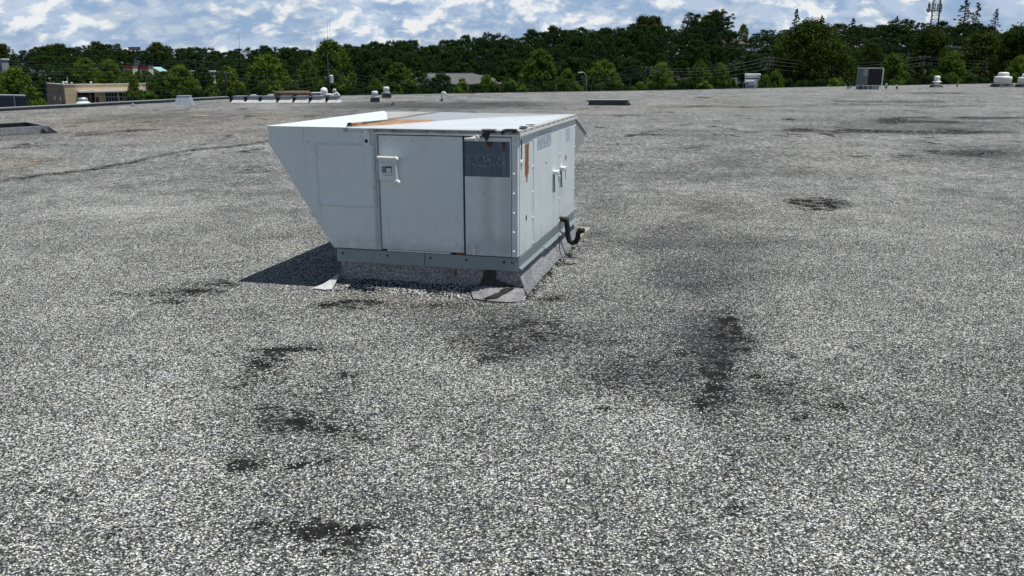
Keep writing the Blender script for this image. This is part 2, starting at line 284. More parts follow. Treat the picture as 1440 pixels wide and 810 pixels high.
# granular roof surfacing
def voro(t, o, scale): return t.node('ShaderNodeTexVoronoi', {'voronoi_dimensions': '2D'} if scale > 0 else {}, Vector=o, Scale=abs(scale), Randomness=1.).outputs
STOPS = [(0., (.022, .023, .025)), (.25, (.05, .053, .056)), (.45, (.11, .113, .115)), (.62, (.22, .22, .215)), (.78, (.40, .405, .39)), (.90, (.69, .69, .67)), (1., (.82, .82, .80))]
def gravelfn(t, b):
    o = t.obj(); o2 = t.scalev(o, 1, 1, 0)
    wob = t.node('ShaderNodeTexNoise', Vector=o2, Scale=40., Detail=2.).outputs['Color']
    ov = t.node('ShaderNodeVectorMath', {'operation': 'MULTIPLY_ADD'}, i0=wob, i1=(.008, .008, 0), i2=o2).outputs[0]
    v = voro(t, ov, 92.); cr = t.node('ShaderNodeSeparateColor', Color=v['Color']).outputs
    bare = t.node('ShaderNodeAttribute', {'attribute_name': 'bare'}).outputs['Fac']
    grime = t.node('ShaderNodeAttribute', {'attribute_name': 'grime'}).outputs['Fac']
    tan = t.node('ShaderNodeAttribute', {'attribute_name': 'tan'}).outputs['Fac']
    n6 = t.noise(o2, 6., 5, .7); n25 = t.noise(o2, 24., 3, .6); n1 = t.noise(o2, 1.1, 4, .6); n03 = t.noise(o2, .28, 4, .6)
    n4 = t.noise(o2, 3.6, 4, .7)
    macro = t.math('ADD', t.math('MULTIPLY', t.math('SUBTRACT', n4, .5), .45), t.math('ADD', t.math('MULTIPLY', t.math('SUBTRACT', n1, .5), .42), t.math('MULTIPLY', t.math('SUBTRACT', n03, .5), .45)))
    macro = t.math('ADD', macro, t.math('MULTIPLY', t.math('SUBTRACT', n25, .5), .5))
    gf = t.noise(t.scalev(o, 1, .4, 0), 9., 3, .7)
    macro = t.math('ADD', macro, t.math('MULTIPLY', t.math('MULTIPLY', t.math('SUBTRACT', gf, .5), 1.1), t.ss(t.xyz(o)[1], 9., 22.)))
    r = t.math('ADD', cr[0], macro)
    r = t.math('SUBTRACT', r, t.math('MULTIPLY', grime, .34), clamp=True)
    stone = t.ramp(r, STOPS)
    stone = t.mix(t.ss(cr[2], .35, .9), stone, t.mix(1., stone, (1.06, 1., .86), 'MULTIPLY'))
    stone = t.mix(t.ss(cr[2], .0, .25, 1., 0.), stone, t.mix(1., stone, (.88, .97, 1.08), 'MULTIPLY'))
    stone = t.mix(t.math('MULTIPLY', tan, .65), stone, t.mix(1., stone, (.98, .76, .52), 'MULTIPLY'))
    gap = t.ss(v['Distance'], .42, .66)
    bb = t.math('MULTIPLY', bare, t.ss(t.math('ADD', n6, t.math('MULTIPLY', t.math('SUBTRACT', n25, .5), .5)), .36, .60, .05, 1.9))
    bb = t.math('ADD', bb, t.math('MULTIPLY', t.ss(t.noise(o2, 2.3, 5, .7), .62, .70), .6))
    fary = t.ss(t.xyz(o)[1], 13., 24.)
    bb = t.math('ADD', bb, t.math('MULTIPLY', t.math('MULTIPLY', t.ss(t.noise(t.scalev(o, .6, .35, 0), 1.3, 6, .75), .54, .66), .75), fary))
    nc = t.ss(t.noise(t.scalev(o, 1, 1, 0, (5, 3, 0)), 27., 4, .65), .34, .66)
    gone = t.ss(t.math('SUBTRACT', bb, t.math('ADD', t.math('MULTIPLY', cr[1], .32), t.math('MULTIPLY', nc, .68))), -.02, .02)
    dark = t.mix(t.ss(n25, .3, .7), (.006, .006, .006), (.028, .027, .026))
    c = t.mix(t.math('MAXIMUM', t.math('MULTIPLY', gap, .8), gone), stone, dark)
    t.put(b.inputs['Base Color'], c); b.inputs['Roughness'].default_value = .85; t.put(b.inputs['Specular IOR Level'], t.math('MULTIPLY', .12, t.math('SUBTRACT', 1., gone)))
    h = t.math('MULTIPLY', t.math('SUBTRACT', 1., t.ss(v['Distance'], .1, .7)), t.math('SUBTRACT', 1., t.math('MULTIPLY', gone, .9)))
    t.put(b.inputs['Normal'], t.node('ShaderNodeBump', Height=t.math('ADD', h, t.math('MULTIPLY', n25, .8)), Distance=.0055, Strength=.75).outputs[0])
M['gravel'] = mat('mineral_gravel', gravelfn)
def stonefn(t, b):
    rnd = t.n.new('ShaderNodeObjectInfo').outputs['Random']
    c = t.ramp(rnd, STOPS); b.inputs['Roughness'].default_value = .8; b.inputs['Specular IOR Level'].default_value = .3
    o = t.node('ShaderNodeObjectInfo').outputs['Location']
    c = t.mix(t.ss(t.noise(o, 90., 1), .4, .7), c, t.mix(1., c, (1.06, 1., .86), 'MULTIPLY'))
    t.put(b.inputs['Base Color'], c)
M['stone'] = mat('loose_stone', stonefn)
def capfn(base, dark, warm=0.):
    def fn(t, b):
        o = t.obj(); v = t.node('ShaderNodeTexVoronoi', Vector=o, Scale=120.).outputs; cr = t.node('ShaderNodeSeparateColor', Color=v['Color']).outputs
        n = t.noise(o, 4, 5, .65); c = t.mix(t.ss(cr[0], .2, .9), dark, base)
        c = t.mix(t.math('MULTIPLY', t.ss(n, .45, .7), .5), c, dark)
        z = t.xyz(o)[2]
        c = t.mix(t.math('MULTIPLY', t.ss(t.math('ADD', z, t.math('MULTIPLY', t.noise(o, 9, 4), .12)), .06, .15, 1., 0.), warm), c, (.05, .045, .04))
        t.put(b.inputs['Base Color'], c); b.inputs['Roughness'].default_value = .9
        t.put(b.inputs['Normal'], t.node('ShaderNodeBump', Height=t.math('ADD', v['Distance'], t.math('MULTIPLY', n, 2.)), Distance=.004, Strength=.8).outputs[0])
    return fn
M['capsheet'] = mat('mineral_cap_sheet', capfn((.44, .44, .45), (.13, .13, .135), .35))
M['capdark'] = mat('dark_cap_sheet', capfn((.16, .16, .165), (.04, .04, .042), 0))
M['asphaltpatch'] = mat('asphalt_cement', weathered((.26, .25, .25), .7, 0, .6, .0, 14., .006, (.06, .055, .055)))
def groundfn(t, b):
    o = t.obj(); n = t.noise(o, .05, 4); c = t.mix(t.ss(n, .45, .55), (.022, .032, .012), (.02, .026, .012))
    c = t.mix(t.math('MULTIPLY', t.noise(o, 1.3, 4), .5), c, (.035, .032, .02)); t.put(b.inputs['Base Color'], c); b.inputs['Roughness'].default_value = 1.
M['ground'] = mat('grass_ground', groundfn)
def asphfn(t, b):
    o = t.obj(); t.put(b.inputs['Base Color'], t.mix(t.noise(o, .7, 5, .6), (.04, .04, .042), (.075, .073, .07))); b.inputs['Roughness'].default_value = .9
M['asphalt'] = mat('asphalt', asphfn)
def leafmat(name, a, b_, trans=.35):
    def fn(t, b):
        o = t.obj(); inf = t.n.new('ShaderNodeObjectInfo'); g = t.n.new('ShaderNodeNewGeometry')
        n = t.noise(t.scalev(o, 1, 1, 1), 5., 3); rd = inf.outputs['Random']
        c = t.mix(t.ss(n, .35, .65), a, b_)
        c = t.mix(t.math('MULTIPLY', g.outputs['Random Per Island'], .55), c, t.mix(1., c, (1.35, 1.3, 1.0), 'MULTIPLY'))
        c = t.mix(rd, t.mix(1., c, (.78, .84, .9), 'MULTIPLY'), t.mix(1., c, (1.2, 1.12, .9), 'MULTIPLY'))
        t.put(b.inputs['Base Color'], c); b.inputs['Roughness'].default_value = .8; b.inputs['Specular IOR Level'].default_value = .06
        tr = t.node('ShaderNodeBsdfTranslucent', Color=t.mix(1., c, (1.1, 1.3, .5), 'MULTIPLY'))
        mx = t.node('ShaderNodeMixShader', i0=trans, i1=b.outputs[0], i2=tr.outputs[0])
        t.l.new(mx.outputs[0], t.n['Material Output'].inputs[0])
    return mat(name, fn)
M['leafA'] = leafmat('fresh_leaves', (.058, .098, .020), (.096, .146, .030), .3)
M['leafC'] = leafmat('olive_leaves', (.026, .045, .010), (.045, .068, .014), .2)
M['leafB'] = leafmat('dark_leaves', (.017, .038, .013), (.030, .055, .017), .2)
M['needle'] = leafmat('pine_needles', (.013, .032, .013), (.023, .046, .016), .15)
M['deadneedle'] = leafmat('dead_needles', (.028, .022, .016), (.05, .036, .024), .15)
M['bark'] = mat('bark', weathered((.05, .04, .032), .95, 0, .4, .3, 2., 0, (.05, .04, .03)))

# ------------------------------------------------------------------ the roof the camera stands on
EDGE = [(-60, -48), (-23.9, 41.9), (-17.7, 57.4), (-11.8, 62.5), (-1.1, 68.4), (14.3, 75.6), (31.6, 87.1), (58.1, 102.6), (110, 133)]
def yfar(x): return np.interp(x, [e[0] for e in EDGE], [e[1] for e in EDGE])
def far_dir(i): return
xs = list(np.arange(-8, 8.001, .1)); q = 8.
while q < 108: q += .035*q; xs.append(q)
q = -8.
while q > -39.5: q -= .03*abs(q); xs.append(q)
xs = np.array(sorted(xs)); xs[0] = -39.5
gy = list(np.arange(-10, 2, .6)) + list(np.arange(2, 13, .07)); q = 13.
while q < 70: gy.append(q); q *= 1.028
gy.append(70.); gy = (np.array(gy)+10)/80.
X, G = np.meshgrid(xs, gy); YF = yfar(X); YY = -10 + (YF+10)*G
def undul(x, y): return .010*np.sin(.9*x+1.3*np.sin(.5*y))*np.cos(.6*y+.4*x)+.006*np.sin(2.3*x+1.7*y)
near = np.clip(np.hypot(X-C0[0]+.5, YY-C0[1]-1)/3.5-.6, 0, 1)
Z = undul(X, YY)*near
def proj(x, y, z):
    P = np.stack([x, y, z-CH], -1) @ RM.T; wv = np.maximum(P[..., 2], .01)
    ok = P[..., 2] > .3
    return np.where(ok, 720+F*P[..., 0]/wv, -9999), np.where(ok, 405+F*P[..., 1]/wv, -9999)
PX, PY = proj(X, YY, 0*X)
def seg(pts, w0, w1=None, yk=1.):                                # soft stroke through photo points
    d = np.full(X.shape, 1e9); n = len(pts)-1; out = np.zeros(X.shape); w1 = w1 or w0
    for i in range(n):
        (ax, ay), (bx, by) = pts[i], pts[i+1]; L2 = (bx-ax)**2+((by-ay)*yk)**2+1e-9
        tt = np.clip(((PX-ax)*(bx-ax)+(PY-ay)*yk*yk*(by-ay))/L2, 0, 1)
        dd = np.hypot(PX-ax-tt*(bx-ax), (PY-ay-tt*(by-ay))*yk); ww = w0+(w1-w0)*(i+tt)/max(n, 1)
        out = np.maximum(out, np.clip(1.25-dd/ww, 0, 1))
    return out*out*(3-2*out)
def spot(px, py, rx, ry):
    r = np.clip(1.35-np.hypot((PX-px)/rx, (PY-py)/ry), 0, 1); return r
bare = np.zeros(X.shape); grime = np.zeros(X.shape); tanm = np.zeros(X.shape)
for px, py, rx, ry, k in [(378,508,34,16,.75),(430,490,26,5,.7),(495,530,20,8,.75),(480,546,16,5,.55),(410,592,50,18,.62),(455,600,60,20,.4),(345,652,36,13,.7),(455,646,20,7,.5),(440,745,75,24,.5),(495,765,45,9,.6),(362,528,40,14,.4),
    (1155,288,42,10,.98),(1120,283,20,5,.9),(1022,470,28,34,.62),(1024,455,12,22,.9),(1008,520,26,40,.62),(1000,545,14,14,.85),(372,512,20,8,.95),(400,596,26,8,.85),(345,652,20,6,.9),(497,530,14,5,.95),(440,742,40,7,.6),(1034,712,8,22,.7),(1000,560,30,24,.5),(1090,545,50,26,.35),(900,530,120,42,.28),(730,470,95,34,.34),(700,490,70,24,.36),(1030,640,16,24,.42),(1036,700,14,40,.42),(1028,690,8,10,.7),
    (1090,540,26,4,.5),(1180,568,14,8,.6),(1105,615,14,5,.6),(1200,489,14,3,.7),(1330,692,24,5,.6),(1333,790,10,10,.8),(1150,560,110,50,.2),(246,484,6,3,1.),(585,638,7,4,1.),(500,620,30,14,.3),(780,785,40,10,.35),(95,700,30,14,.3),
    (1125,183,26,3,.9),(1170,178,22,1.5,.5),(1255,170,26,5,.75),(1240,185,90,2.4,.95),(1290,171,60,2,.75),(1350,186,100,2.5,.75),(1330,172,40,2,.5),(1275,165,35,2,.5),(1110,168,10,2.2,.9),(1375,215,70,6,.55),(1310,212,10,2,.8),(1390,166,60,2,.6),
    (1250,143,120,1.8,.5),(1320,131,60,1.5,.5),(1030,150,130,1.6,.4),(975,184,150,2,.35),(1330,150,60,2,.35),(880,162,60,1.5,.35),(760,152,50,1.5,.3),(990,137,12,1.5,.6),(1220,147,110,1.3,.4),(30,149,16,1.6,.6),(125,172,8,1.,.9),(75,186,20,2,.5),
    (540,178,40,2,.3),(190,413,70,8,.35),(240,424,36,7,.6),(275,410,50,7,.65),(310,400,36,6,.5),(45,205,30,1.8,.5),(20,208,20,2,.6),(500,425,60,6,.55),(480,430,45,5,.95),(500,424,40,3,.8),(620,430,60,5,.4),(790,345,30,14,.6),(800,338,25,10,.6),(770,420,30,6,.5)]:
    bare = np.maximum(bare, k*spot(px, py, rx, ry))
for px, py, rx, ry, k in [(470,505,16,3,.6),(395,492,44,4,.8),(330,545,22,5,.7),(445,560,30,6,.45),(380,575,26,5,.6),(500,612,22,5,.6),(455,645,18,5,.8),(420,655,30,6,.5),(520,742,30,7,.6),(370,735,30,7,.55),(480,775,50,6,.5),(690,505,30,8,.5),(760,455,34,8,.5),(640,480,24,6,.4),(850,575,26,6,.5),(930,590,24,6,.5),(960,500,24,10,.5),(1045,485,16,14,.7),(985,565,22,8,.8),(1110,500,16,8,.5),(1060,530,30,4,.6),(1130,585,20,5,.5),(1010,590,18,8,.5),(60,690,20,6,.6),(85,706,14,5,.7),(290,660,14,4,.4),(320,770,24,6,.4),(860,480,60,6,.35),(1290,520,30,4,.3),(1180,640,24,5,.3)]:
    bare = np.maximum(bare, k*spot(px, py, rx, ry))
for pts, w0, w1, k, yk in [([(0,253),(60,246),(130,238),(200,226),(250,214),(330,205),(400,196)],5,3,.62,2),([(250,382),(310,372),(350,366)],6,5,.3,2),([(110,432),(160,420),(205,412),(260,400),(330,392)],7,6,.32,2),([(180,278),(260,270),(330,262)],5,5,.3,2),
    ([(370,252),(400,241),(440,238)],4,3,.3,2),([(100,192),(180,184),(212,183)],2.5,2,.75,3),([(40,206),(100,192),(200,172),(330,163),(380,158)],3,2,.25,3),([(1030,430),(1032,520),(1034,640),(1036,740)],10,8,.3,1),([(300,240),(400,240)],3,3,.3,2),
    ([(700,620),(760,560),(770,640)],6,6,.14,1),([(880,190),(1000,186),(1110,187),(1200,187)],2.5,2.5,.42,3),([(480,250),(560,252)],4,4,.2,2),([(0,330),(90,322)],6,6,.15,2),([(60,300),(140,292),(260,288)],6,6,.15,2)]:
    bare = np.maximum(bare, k*seg(pts, w0, w1, yk))
for px, py, rx, ry, k in [(600,149,150,6,.85),(690,147,110,4,.9),(470,160,60,6,.4),(930,345,170,18,.60),(985,390,100,46,.62),(1010,480,90,75,.66),(880,345,90,14,.5),(740,475,150,46,.6),(900,520,140,50,.5),(600,440,130,20,.35),(420,590,130,50,.3),(900,240,220,16,.25),(950,330,150,14,.3),(1010,230,90,8,.35),(900,440,200,60,.3),
    (1290,175,190,13,.35),(1380,215,110,11,.42),(90,190,110,8,.3),(230,165,110,5,.35),(150,330,200,20,.15),(300,160,120,4,.3),(820,330,60,14,.4),(720,390,60,40,.3),(1230,390,100,30,.12),(30,520,120,60,.1),(1340,600,160,90,.12),(1060,560,150,70,.25),(340,300,140,18,.12)]:
    grime = np.maximum(grime, k*spot(px, py, rx, ry))
for px, py, rx, ry, k in [(435,160,10,1.6,1.),(690,147,8,1.2,1.),(628,156,6,1.,.9),(1090,186,8,1.5,.35),(160,175,180,20,.45),(250,182,170,18,.3),(380,165,60,8,.6),(280,163,14,1.3,1.),(470,162,60,3,.35),(20,230,90,16,.3),(560,138,60,2,.3),(900,150,200,10,.12),(600,420,160,16,.45),(1180,230,120,20,.1),(1040,300,200,30,.12),(40,142,60,8,.3)]:
    tanm = np.maximum(tanm, k*spot(px, py, rx, ry))
# clean pale gravel beside the unit keeps its own look
for px, py, rx, ry, k in [(110,192,60,3,.5),(150,600,170,120,.35),(1110,470,90,60,.3),(200,300,150,30,.2)]:
    grime = grime - k*spot(px, py, rx, ry)
nr, nc = X.shape
me = bpy.data.meshes.new('gravel_roof')
co = np.stack([X, YY, Z], -1).reshape(-1, 3)
idx = np.arange(nr*nc).reshape(nr, nc)
fc = np.stack([idx[:-1, :-1], idx[:-1, 1:], idx[1:, 1:], idx[1:, :-1]], -1).reshape(-1, 4)
me.vertices.add(len(co)); me.vertices.foreach_set('co', co.ravel()); me.loops.add(fc.size); me.loops.foreach_set('vertex_index', fc.ravel())
me.polygons.add(len(fc)); me.polygons.foreach_set('loop_start', np.arange(0, fc.size, 4)); me.polygons.foreach_set('loop_total', np.full(len(fc), 4)); me.update(); me.validate()
for nm, ar in (('bare', bare), ('grime', grime), ('tan', tanm)):
    a = me.attributes.new(nm, 'FLOAT', 'POINT'); a.data.foreach_set('value', ar.ravel().astype(np.float32))
me.polygons.foreach_set('use_smooth', np.ones(len(fc), bool))
me.materials.append(M['gravel'])
roof = bpy.data.objects.new('gravel_roof', me); COL.objects.link(roof); tag(roof, kind='structure')
# walls of the store below the roof, lower roof beyond the left parapet
mb = MB(); ring = [(-39.5, -10.)] + [(float(x), float(yfar(x))) for x in (-39.5, -23.9, -17.7, -11.8, -1.1, 14.3, 31.6, 58.1, 108)] + [(108, -10.)]
for i in range(len(ring)):
    a, b = ring[i], ring[(i+1) % len(ring)]
    mb.add([(a[0], a[1], -5.4), (b[0], b[1], -5.4), (b[0], b[1], -.02), (a[0], a[1], -.02)], [(0, 1, 2, 3)])
tag(mb.build('store_wall', M['tan']), kind='structure')
def edge_strip(name, pts, w_, z0, z1, m, parent, off=0.):
    for i in range(len(pts)-1):
        a = Vector((*pts[i], 0)); b = Vector((*pts[i+1], 0)); L = (b-a).length; k = max(1, round(L/3.05)); t = (b-a).normalized(); n = Vector((-t.y, t.x, 0))
        for j in range(k):
            p = a+t*(L*j/k+.006); q_ = a+t*(L*(j+1)/k-.006)
            MB().hexa([p+n*off+Vector((0,0,z0)), q_+n*off+Vector((0,0,z0)), q_+n*(off+w_)+Vector((0,0,z0)), p+n*(off+w_)+Vector((0,0,z0))],
                      [p+n*off+Vector((0,0,z1)), q_+n*off+Vector((0,0,z1)), q_+n*(off+w_)+Vector((0,0,z1)), p+n*(off+w_)+Vector((0,0,z1))]).build(name, m, parent)
par = empty('parapet', (0, 0, 0), label='low parapet with grey coping along the left roof edge before the tan building', cat='parapet')
LP = [(-34., 16.9), (-23.9, 41.9), (-20.6, 50.15), (-17.9, 56.9)]
mb = MB()
for i in range(3):
    a = Vector((*LP[i], 0)); b = Vector((*LP[i+1], 0)); t = (b-a).normalized(); n = Vector((-t.y, t.x, 0))
    mb.hexa([a, b, b+n*.3, a+n*.3], [p+Vector((0,0,.13)) for p in (a, b, b+n*.3, a+n*.3)])
mb.build('parapet_wall', M['capdark'], par)
edge_strip('coping', LP, .36, .133, .175, M['greymetal'], par, -.03)
tr = empty('roof_edge_trim', (0, 0, 0), label='thin grey gravel stop strip along the far roof edge under the trees', cat='edge trim')
edge_strip('gravel_stop', [(-17.7, 57.4), (-11.8, 62.5), (-1.1, 68.4), (14.3, 75.6), (31.6, 87.1), (58.1, 102.6)], .12, -.1, .035, M['greymetal'], tr)
mb = MB(); mb.add([(-34.4, 17, -.6), (-18.3, 57, -.6), (-28, 61, -.6), (-46, 22, -.6)], [(0, 1, 2, 3)]); tag(mb.build('lower_roof', M['capdark']), kind='structure')

# ------------------------------------------------------------------ terrain and paving
def hillamp(x, y):
    az = np.degrees(np.arctan2(x, np.maximum(y, 1))); return np.interp(az, [-32, -20, -8, 0, 10, 20, 32], [3., 3., 3.5, 6., 11., 13., 13.])
def terr(x, y):
    r = np.hypot(x, y); s = np.clip((r-175)/150, 0, 1); s = s*s*(3-2*s); s2 = np.clip((r-500)/900, 0, 1)
    return -5.4 + s*(hillamp(x, y)) - 40*s2*s2
rr = np.concatenate([np.arange(0, 160, 16), np.arange(160, 520, 12), np.geomspace(530, 3500, 14)]); aa = np.radians(np.arange(0, 360.1, 4))
A, RR = np.meshgrid(aa, rr); tx, ty = RR*np.sin(A), RR*np.cos(A); tz = np.where(ty > 0, terr(tx, ty), -5.4)
ncol = len(aa); v = np.stack([tx, ty, tz], -1).reshape(-1, 3); f = [(i*ncol+j, i*ncol+j+1, (i+1)*ncol+j+1, (i+1)*ncol+j) for i in range(len(rr)-1) for j in range(ncol-1)]
g = MB(); g.add(v, f); go = g.build('ground', M['ground'], smooth=True); tag(go, kind='structure')
g = MB(); g.add([(-110, 60, -5.396), (-10, 80, -5.396), (-20, 172, -5.396), (-120, 165, -5.396)], [(0, 1, 2, 3)]); tag(g.build('parking_lot', M['asphalt']), kind='structure')
g = MB(); g.add([(-10, 84, -5.392), (90, 112, -5.392), (86, 122, -5.392), (-14, 92, -5.392)], [(0, 1, 2, 3)]); tag(g.build('road', M['asphalt']), kind='structure')

# ------------------------------------------------------------------ THE ROOFTOP UNIT
RU = empty('rooftop_unit', C0, YAW, label='large white packaged air conditioning unit with sloped intake hood in the middle of the roof', cat='air conditioner')
D = 2.769; WB = 1.825; ZB = .382; ZT = 1.50
mb = MB().prism([(-WB+.01, .02, -.01), (.10, .02, -.01), (.055, .02, .10), (-.006, .02, .256), (-.03, .02, .262), (-WB+.01, .02, .262)], (0, D-.04, 0)); mb.build('curb', M['capsheet'], RU)
# gravel-covered cant strip round the foot of the curb
mb = MB(); o_ = [(-WB-.14, -.24), (.17, -.23), (.16, D+.2), (-WB-.12, D+.2)]; i_ = [(-WB+.012, .018), (-.014, .018), (-.014, D-.02), (-WB+.012, D-.02)]
pv = []; K = 26
rnd = random.Random(3)
for e in range(4):
    for k in range(K):
        t = k/K; a = np.array(o_[e])*(1-t)+np.array(o_[(e+1) % 4])*t; b = np.array(i_[e])*(1-t)+np.array(i_[(e+1) % 4])*t
        j1 = rnd.uniform(-.035, .035); j2 = rnd.uniform(-.015, .02); mid = a*.45+b*.55
        pv.append([(a[0]+j1*.6, a[1]+j1, -.012), (mid[0]+j2, mid[1]+j2, .045+j2*.6), (b[0], b[1], .075+rnd.uniform(-.015, .02))])
nv = len(pv)
vs = [p for r3 in pv for p in r3]; fs = []
for i in range(nv):
    j = (i+1) % nv
    for k in range(2): fs.append((i*3+k, j*3+k, j*3+k+1, i*3+k+1))
mb.add(vs, fs); cant = mb.build('cant_strip', M['gravel'], RU, smooth=True)
a_ = cant.data.attributes.new('bare', 'FLOAT', 'POINT'); rq = random.Random(9); a_.data.foreach_set('value', [min(1, max(0, (.75 if (i//3) // K == 1 else .12)*rq.uniform(.2, 1.5))) if i % 3 else .15 for i in range(nv*3)])
# galvanised base rail with drip lip
mb = MB().prism([(-WB-.006, -.006, .27), (-WB-.006, -.02, .255), (-WB-.006, -.01, ZB-.004), (-WB-.006, .04, ZB-.004), (-WB-.006, .04, .27)], (WB+.016, 0, 0)); mb.build('base_rail', M['galv'], RU)
mb = MB().prism([(-.02, -.008, .29), (.035, -.008, .262), (.037, -.008, .268), (.012, -.008, .292), (.012, -.008, ZB-.004), (-.02, -.008, ZB-.004)], (0, 1.0, 0)); mb.build('base_rail', M['galv'], RU)
mb = MB().prism([(-.02, .994, .285), (.047, .994, .262), (.049, .994, .268), (.012, .994, .294), (.012, .994, ZB-.004), (-.02, .994, ZB-.004)], (0, D-.99, 0)); mb.build('base_rail', M['galv'], RU)
mb = MB().box(-WB-.012, -WB+.03, .04, D, .258, ZB-.004); mb.build('base_rail', M['galv'], RU)
MB().box(-WB+.03, -.022, .05, D-.03, .264, ZT-.005).build('cabinet', M['darkmetal'], RU)
# intake hood side (front), top, outer and rear sides
prof = [(-2.50, 1.553), (-2.508, 1.388), (-1.868, ZB+.002), (-1.366, ZB+.002), (-1.366, 1.545)]
hd = MB().prism([(x, 0., z) for x, z in prof], (0, .018, 0)).build('hood_side', M['hoodside'], RU, bevel=.003)
MB().prism([(x, D+.11, z) for x, z in prof], (0, .018, 0)).build('hood_side', M['hoodside'], RU)
MB().prism([(-2.50, .02, 1.55), (-2.50, D+.11, 1.55), (-2.507, D+.11, 1.39), (-2.507, .02, 1.39)], (.016, 0, 0)).build('hood_nose', M['hoodside'], RU)
MB().prism([(-2.495, .02, 1.385), (-2.495, D+.11, 1.385), (-1.87, D+.11, ZB+.004), (-1.87, .02, ZB+.004)], (.02, 0, .006)).build('hood_slope', M['hoodside'], RU)
MB().box(-1.868, -1.37, .02, D+.11, 1.47, 1.50).build('hood_deck', M['pond'], RU)
MB().box(-2.495, -1.865, .021, D+.109, 1.512, 1.546).build('hood_deck', M['pond'], RU)
# white top sheet of the hood: covers outer half, with folded edge
tp = [(-2.508, -.024), (-2.508, D+.13), (-2.30, 2.5), (-1.77, 1.24), (-1.93, .56), (-1.705, .06), (-1.705, -.024)]
MB().prism([(x, y, 1.549) for x, y in tp], (0, 0, .006)).build('hood_top_sheet', M['paint'], RU)
for i in range(11):
    y = .2+i*.26; MB().lathe([(.011, 0), (.009, .006), (0.002, .008)], 6, (-2.485, y, 1.56)).build('screw', M['galv'], RU)
for (x, y0, y1) in ((-1.80, .30, .36),): MB().box(x, x+.012, y0, y1, 1.535, 1.575).build('hood_clip', M['black'], RU)
MB().box(-1.92, -1.72, .16, .19, 1.535, 1.552).build('hood_seam_strip', M['lid'], RU)
# doors and panels, front
MB().box(-1.355, -.524, -.004, .018, ZB+.016, ZT-.012).build('access_door', M['doorA'], RU, bevel=.004)
MB().box(-1.30, -.66, -.012, .016, ZB+.001, ZB+.013).build('door_sill', M['pvc'], RU)  # bright white material paints in the sunlight on the sill
MB().box(-.60, -.515, -.008, .0, ZB-.002, ZB+.014).build('rusty_hinge', M['copper'], RU)
MB().box(-.508, -.062, -.004, .018, ZB+.002, ZT-.012).build('service_panel', M['panelB'], RU, bevel=.004)
MB().box(-.056, .0, -.010, .05, ZB+.002, ZT-.004).build('corner_post', M['hoodside'], RU, bevel=.003)
MB().box(-.046, -.026, -.016, -.010, ZB+.02, ZT-.03).build('post_rib', M['hoodside'], RU)
MB().box(-1.998, -1.392, -.006, -.0005, .795, 1.392).build('access_cover', M['hoodside'], RU, bevel=.002)
MB().box(-1.998, -1.392, -.0105, -.0062, 1.384, 1.392).build('cover_edge', M['trim'], RU); MB().box(-1.998, -1.392, -.0105, -.0062, .795, .802).build('cover_edge', M['trim'], RU); MB().box(-1.998, -1.993, -.0105, -.0062, .803, 1.383).build('cover_edge', M['trim'], RU)
MB().box(-1.367, -1.356, -.012, .0, ZB+.004, ZT-.006).build('seam_strip', M['greymetal'], RU); MB().box(-1.384, -1.37, -.007, -.0005, ZB+.004, ZT-.006).build('seam_fold', M['hoodside'], RU)
MB().box(-.523, -.509, -.006, .0, ZB+.004, ZT-.02).build('seam_strip', M['darkmetal'], RU)
MB().box(-1.508, -1.436, -.016, -.007, 1.379, 1.543).build('lifting_bracket', M['hoodside'], RU, bevel=.003)
MB().box(-.505, -.077, -.009, -.0042, 1.129, 1.449).build('unpainted_plate', M['plate'], RU)
# lettering on the plate and the doors
def text(s, size, loc, rot, m, parent, ext=.001, bold=0.):
    cu = bpy.data.curves.new('lettering', 'FONT'); cu.body = s; cu.size = size; cu.extrude = ext; cu.align_x = 'CENTER'; cu.align_y = 'CENTER'; cu.offset = bold
    tmp = bpy.data.objects.new('tmp', cu); COL.objects.link(tmp); dg = bpy.context.evaluated_depsgraph_get(); dg.update()
    mm = bpy.data.meshes.new_from_object(tmp.evaluated_get(dg)); bpy.data.objects.remove(tmp); mm.materials.clear(); mm.materials.append(m); mm.name = 'lettering'
    o = bpy.data.objects.new('lettering', mm); COL.objects.link(o); o.parent = parent; o.location = loc; o.rotation_euler = rot; return o
text('AAON', .105, (-.30, -.0095, 1.272), (R(90), 0, 0), M['letterdark'], RU, .0008, .002)
for i in range(0):                                              # scratched remains of the letters
    x = -.43+i*.033; zc = 1.275+.03*math.sin(i*2.1); MB().box(x, x+.012, -.0112, -.0098, zc, zc+.02).build('paint_flake', M['letter'], RU)
# right face: corner panel and two doors
MB().box(-.014, .006, .052, .578, ZB+.002, ZT-.004).build('corner_panel', M['cornerR'], RU, bevel=.003)
MB().box(-.014, .010, .586, 1.856, ZB+.004, ZT-.012).build('side_door', M['door1'], RU, bevel=.004)
MB().box(-.014, .010, 1.868, D-.02, ZB+.004, ZT-.012).build('side_door', M['door2'], RU, bevel=.004)
MB().box(-.014, .004, D-.018, D, ZB+.004, ZT-.004).build('rear_post', M['trim'], RU)
MB().box(.0102, .0125, .735, 1.35, 1.315, 1.465).build('faded_label', M['faded'], RU)
text('AAON', .15, (.0128, 1.05, 1.39), (R(90), 0, R(90)), M['letter'], RU, .0006, .003).scale = (1.45, 1, 1)
MB().box(.0102, .012, 2.19, 2.40, 1.275, 1.42).build('faded_label', M['faded'], RU)
MB().box(-.004, .009, .085, .115, 1.27, 1.462).build('lifting_slot', M['black'], RU)
MB().lathe([(.03, 0), (.028, .012), (0.004, .014)], 12).build('slot_end', M['trim'], RU).matrix_local = Matrix.Translation((.006, .10, 1.255)) @ Matrix.Rotation(R(90), 4, 'Y')
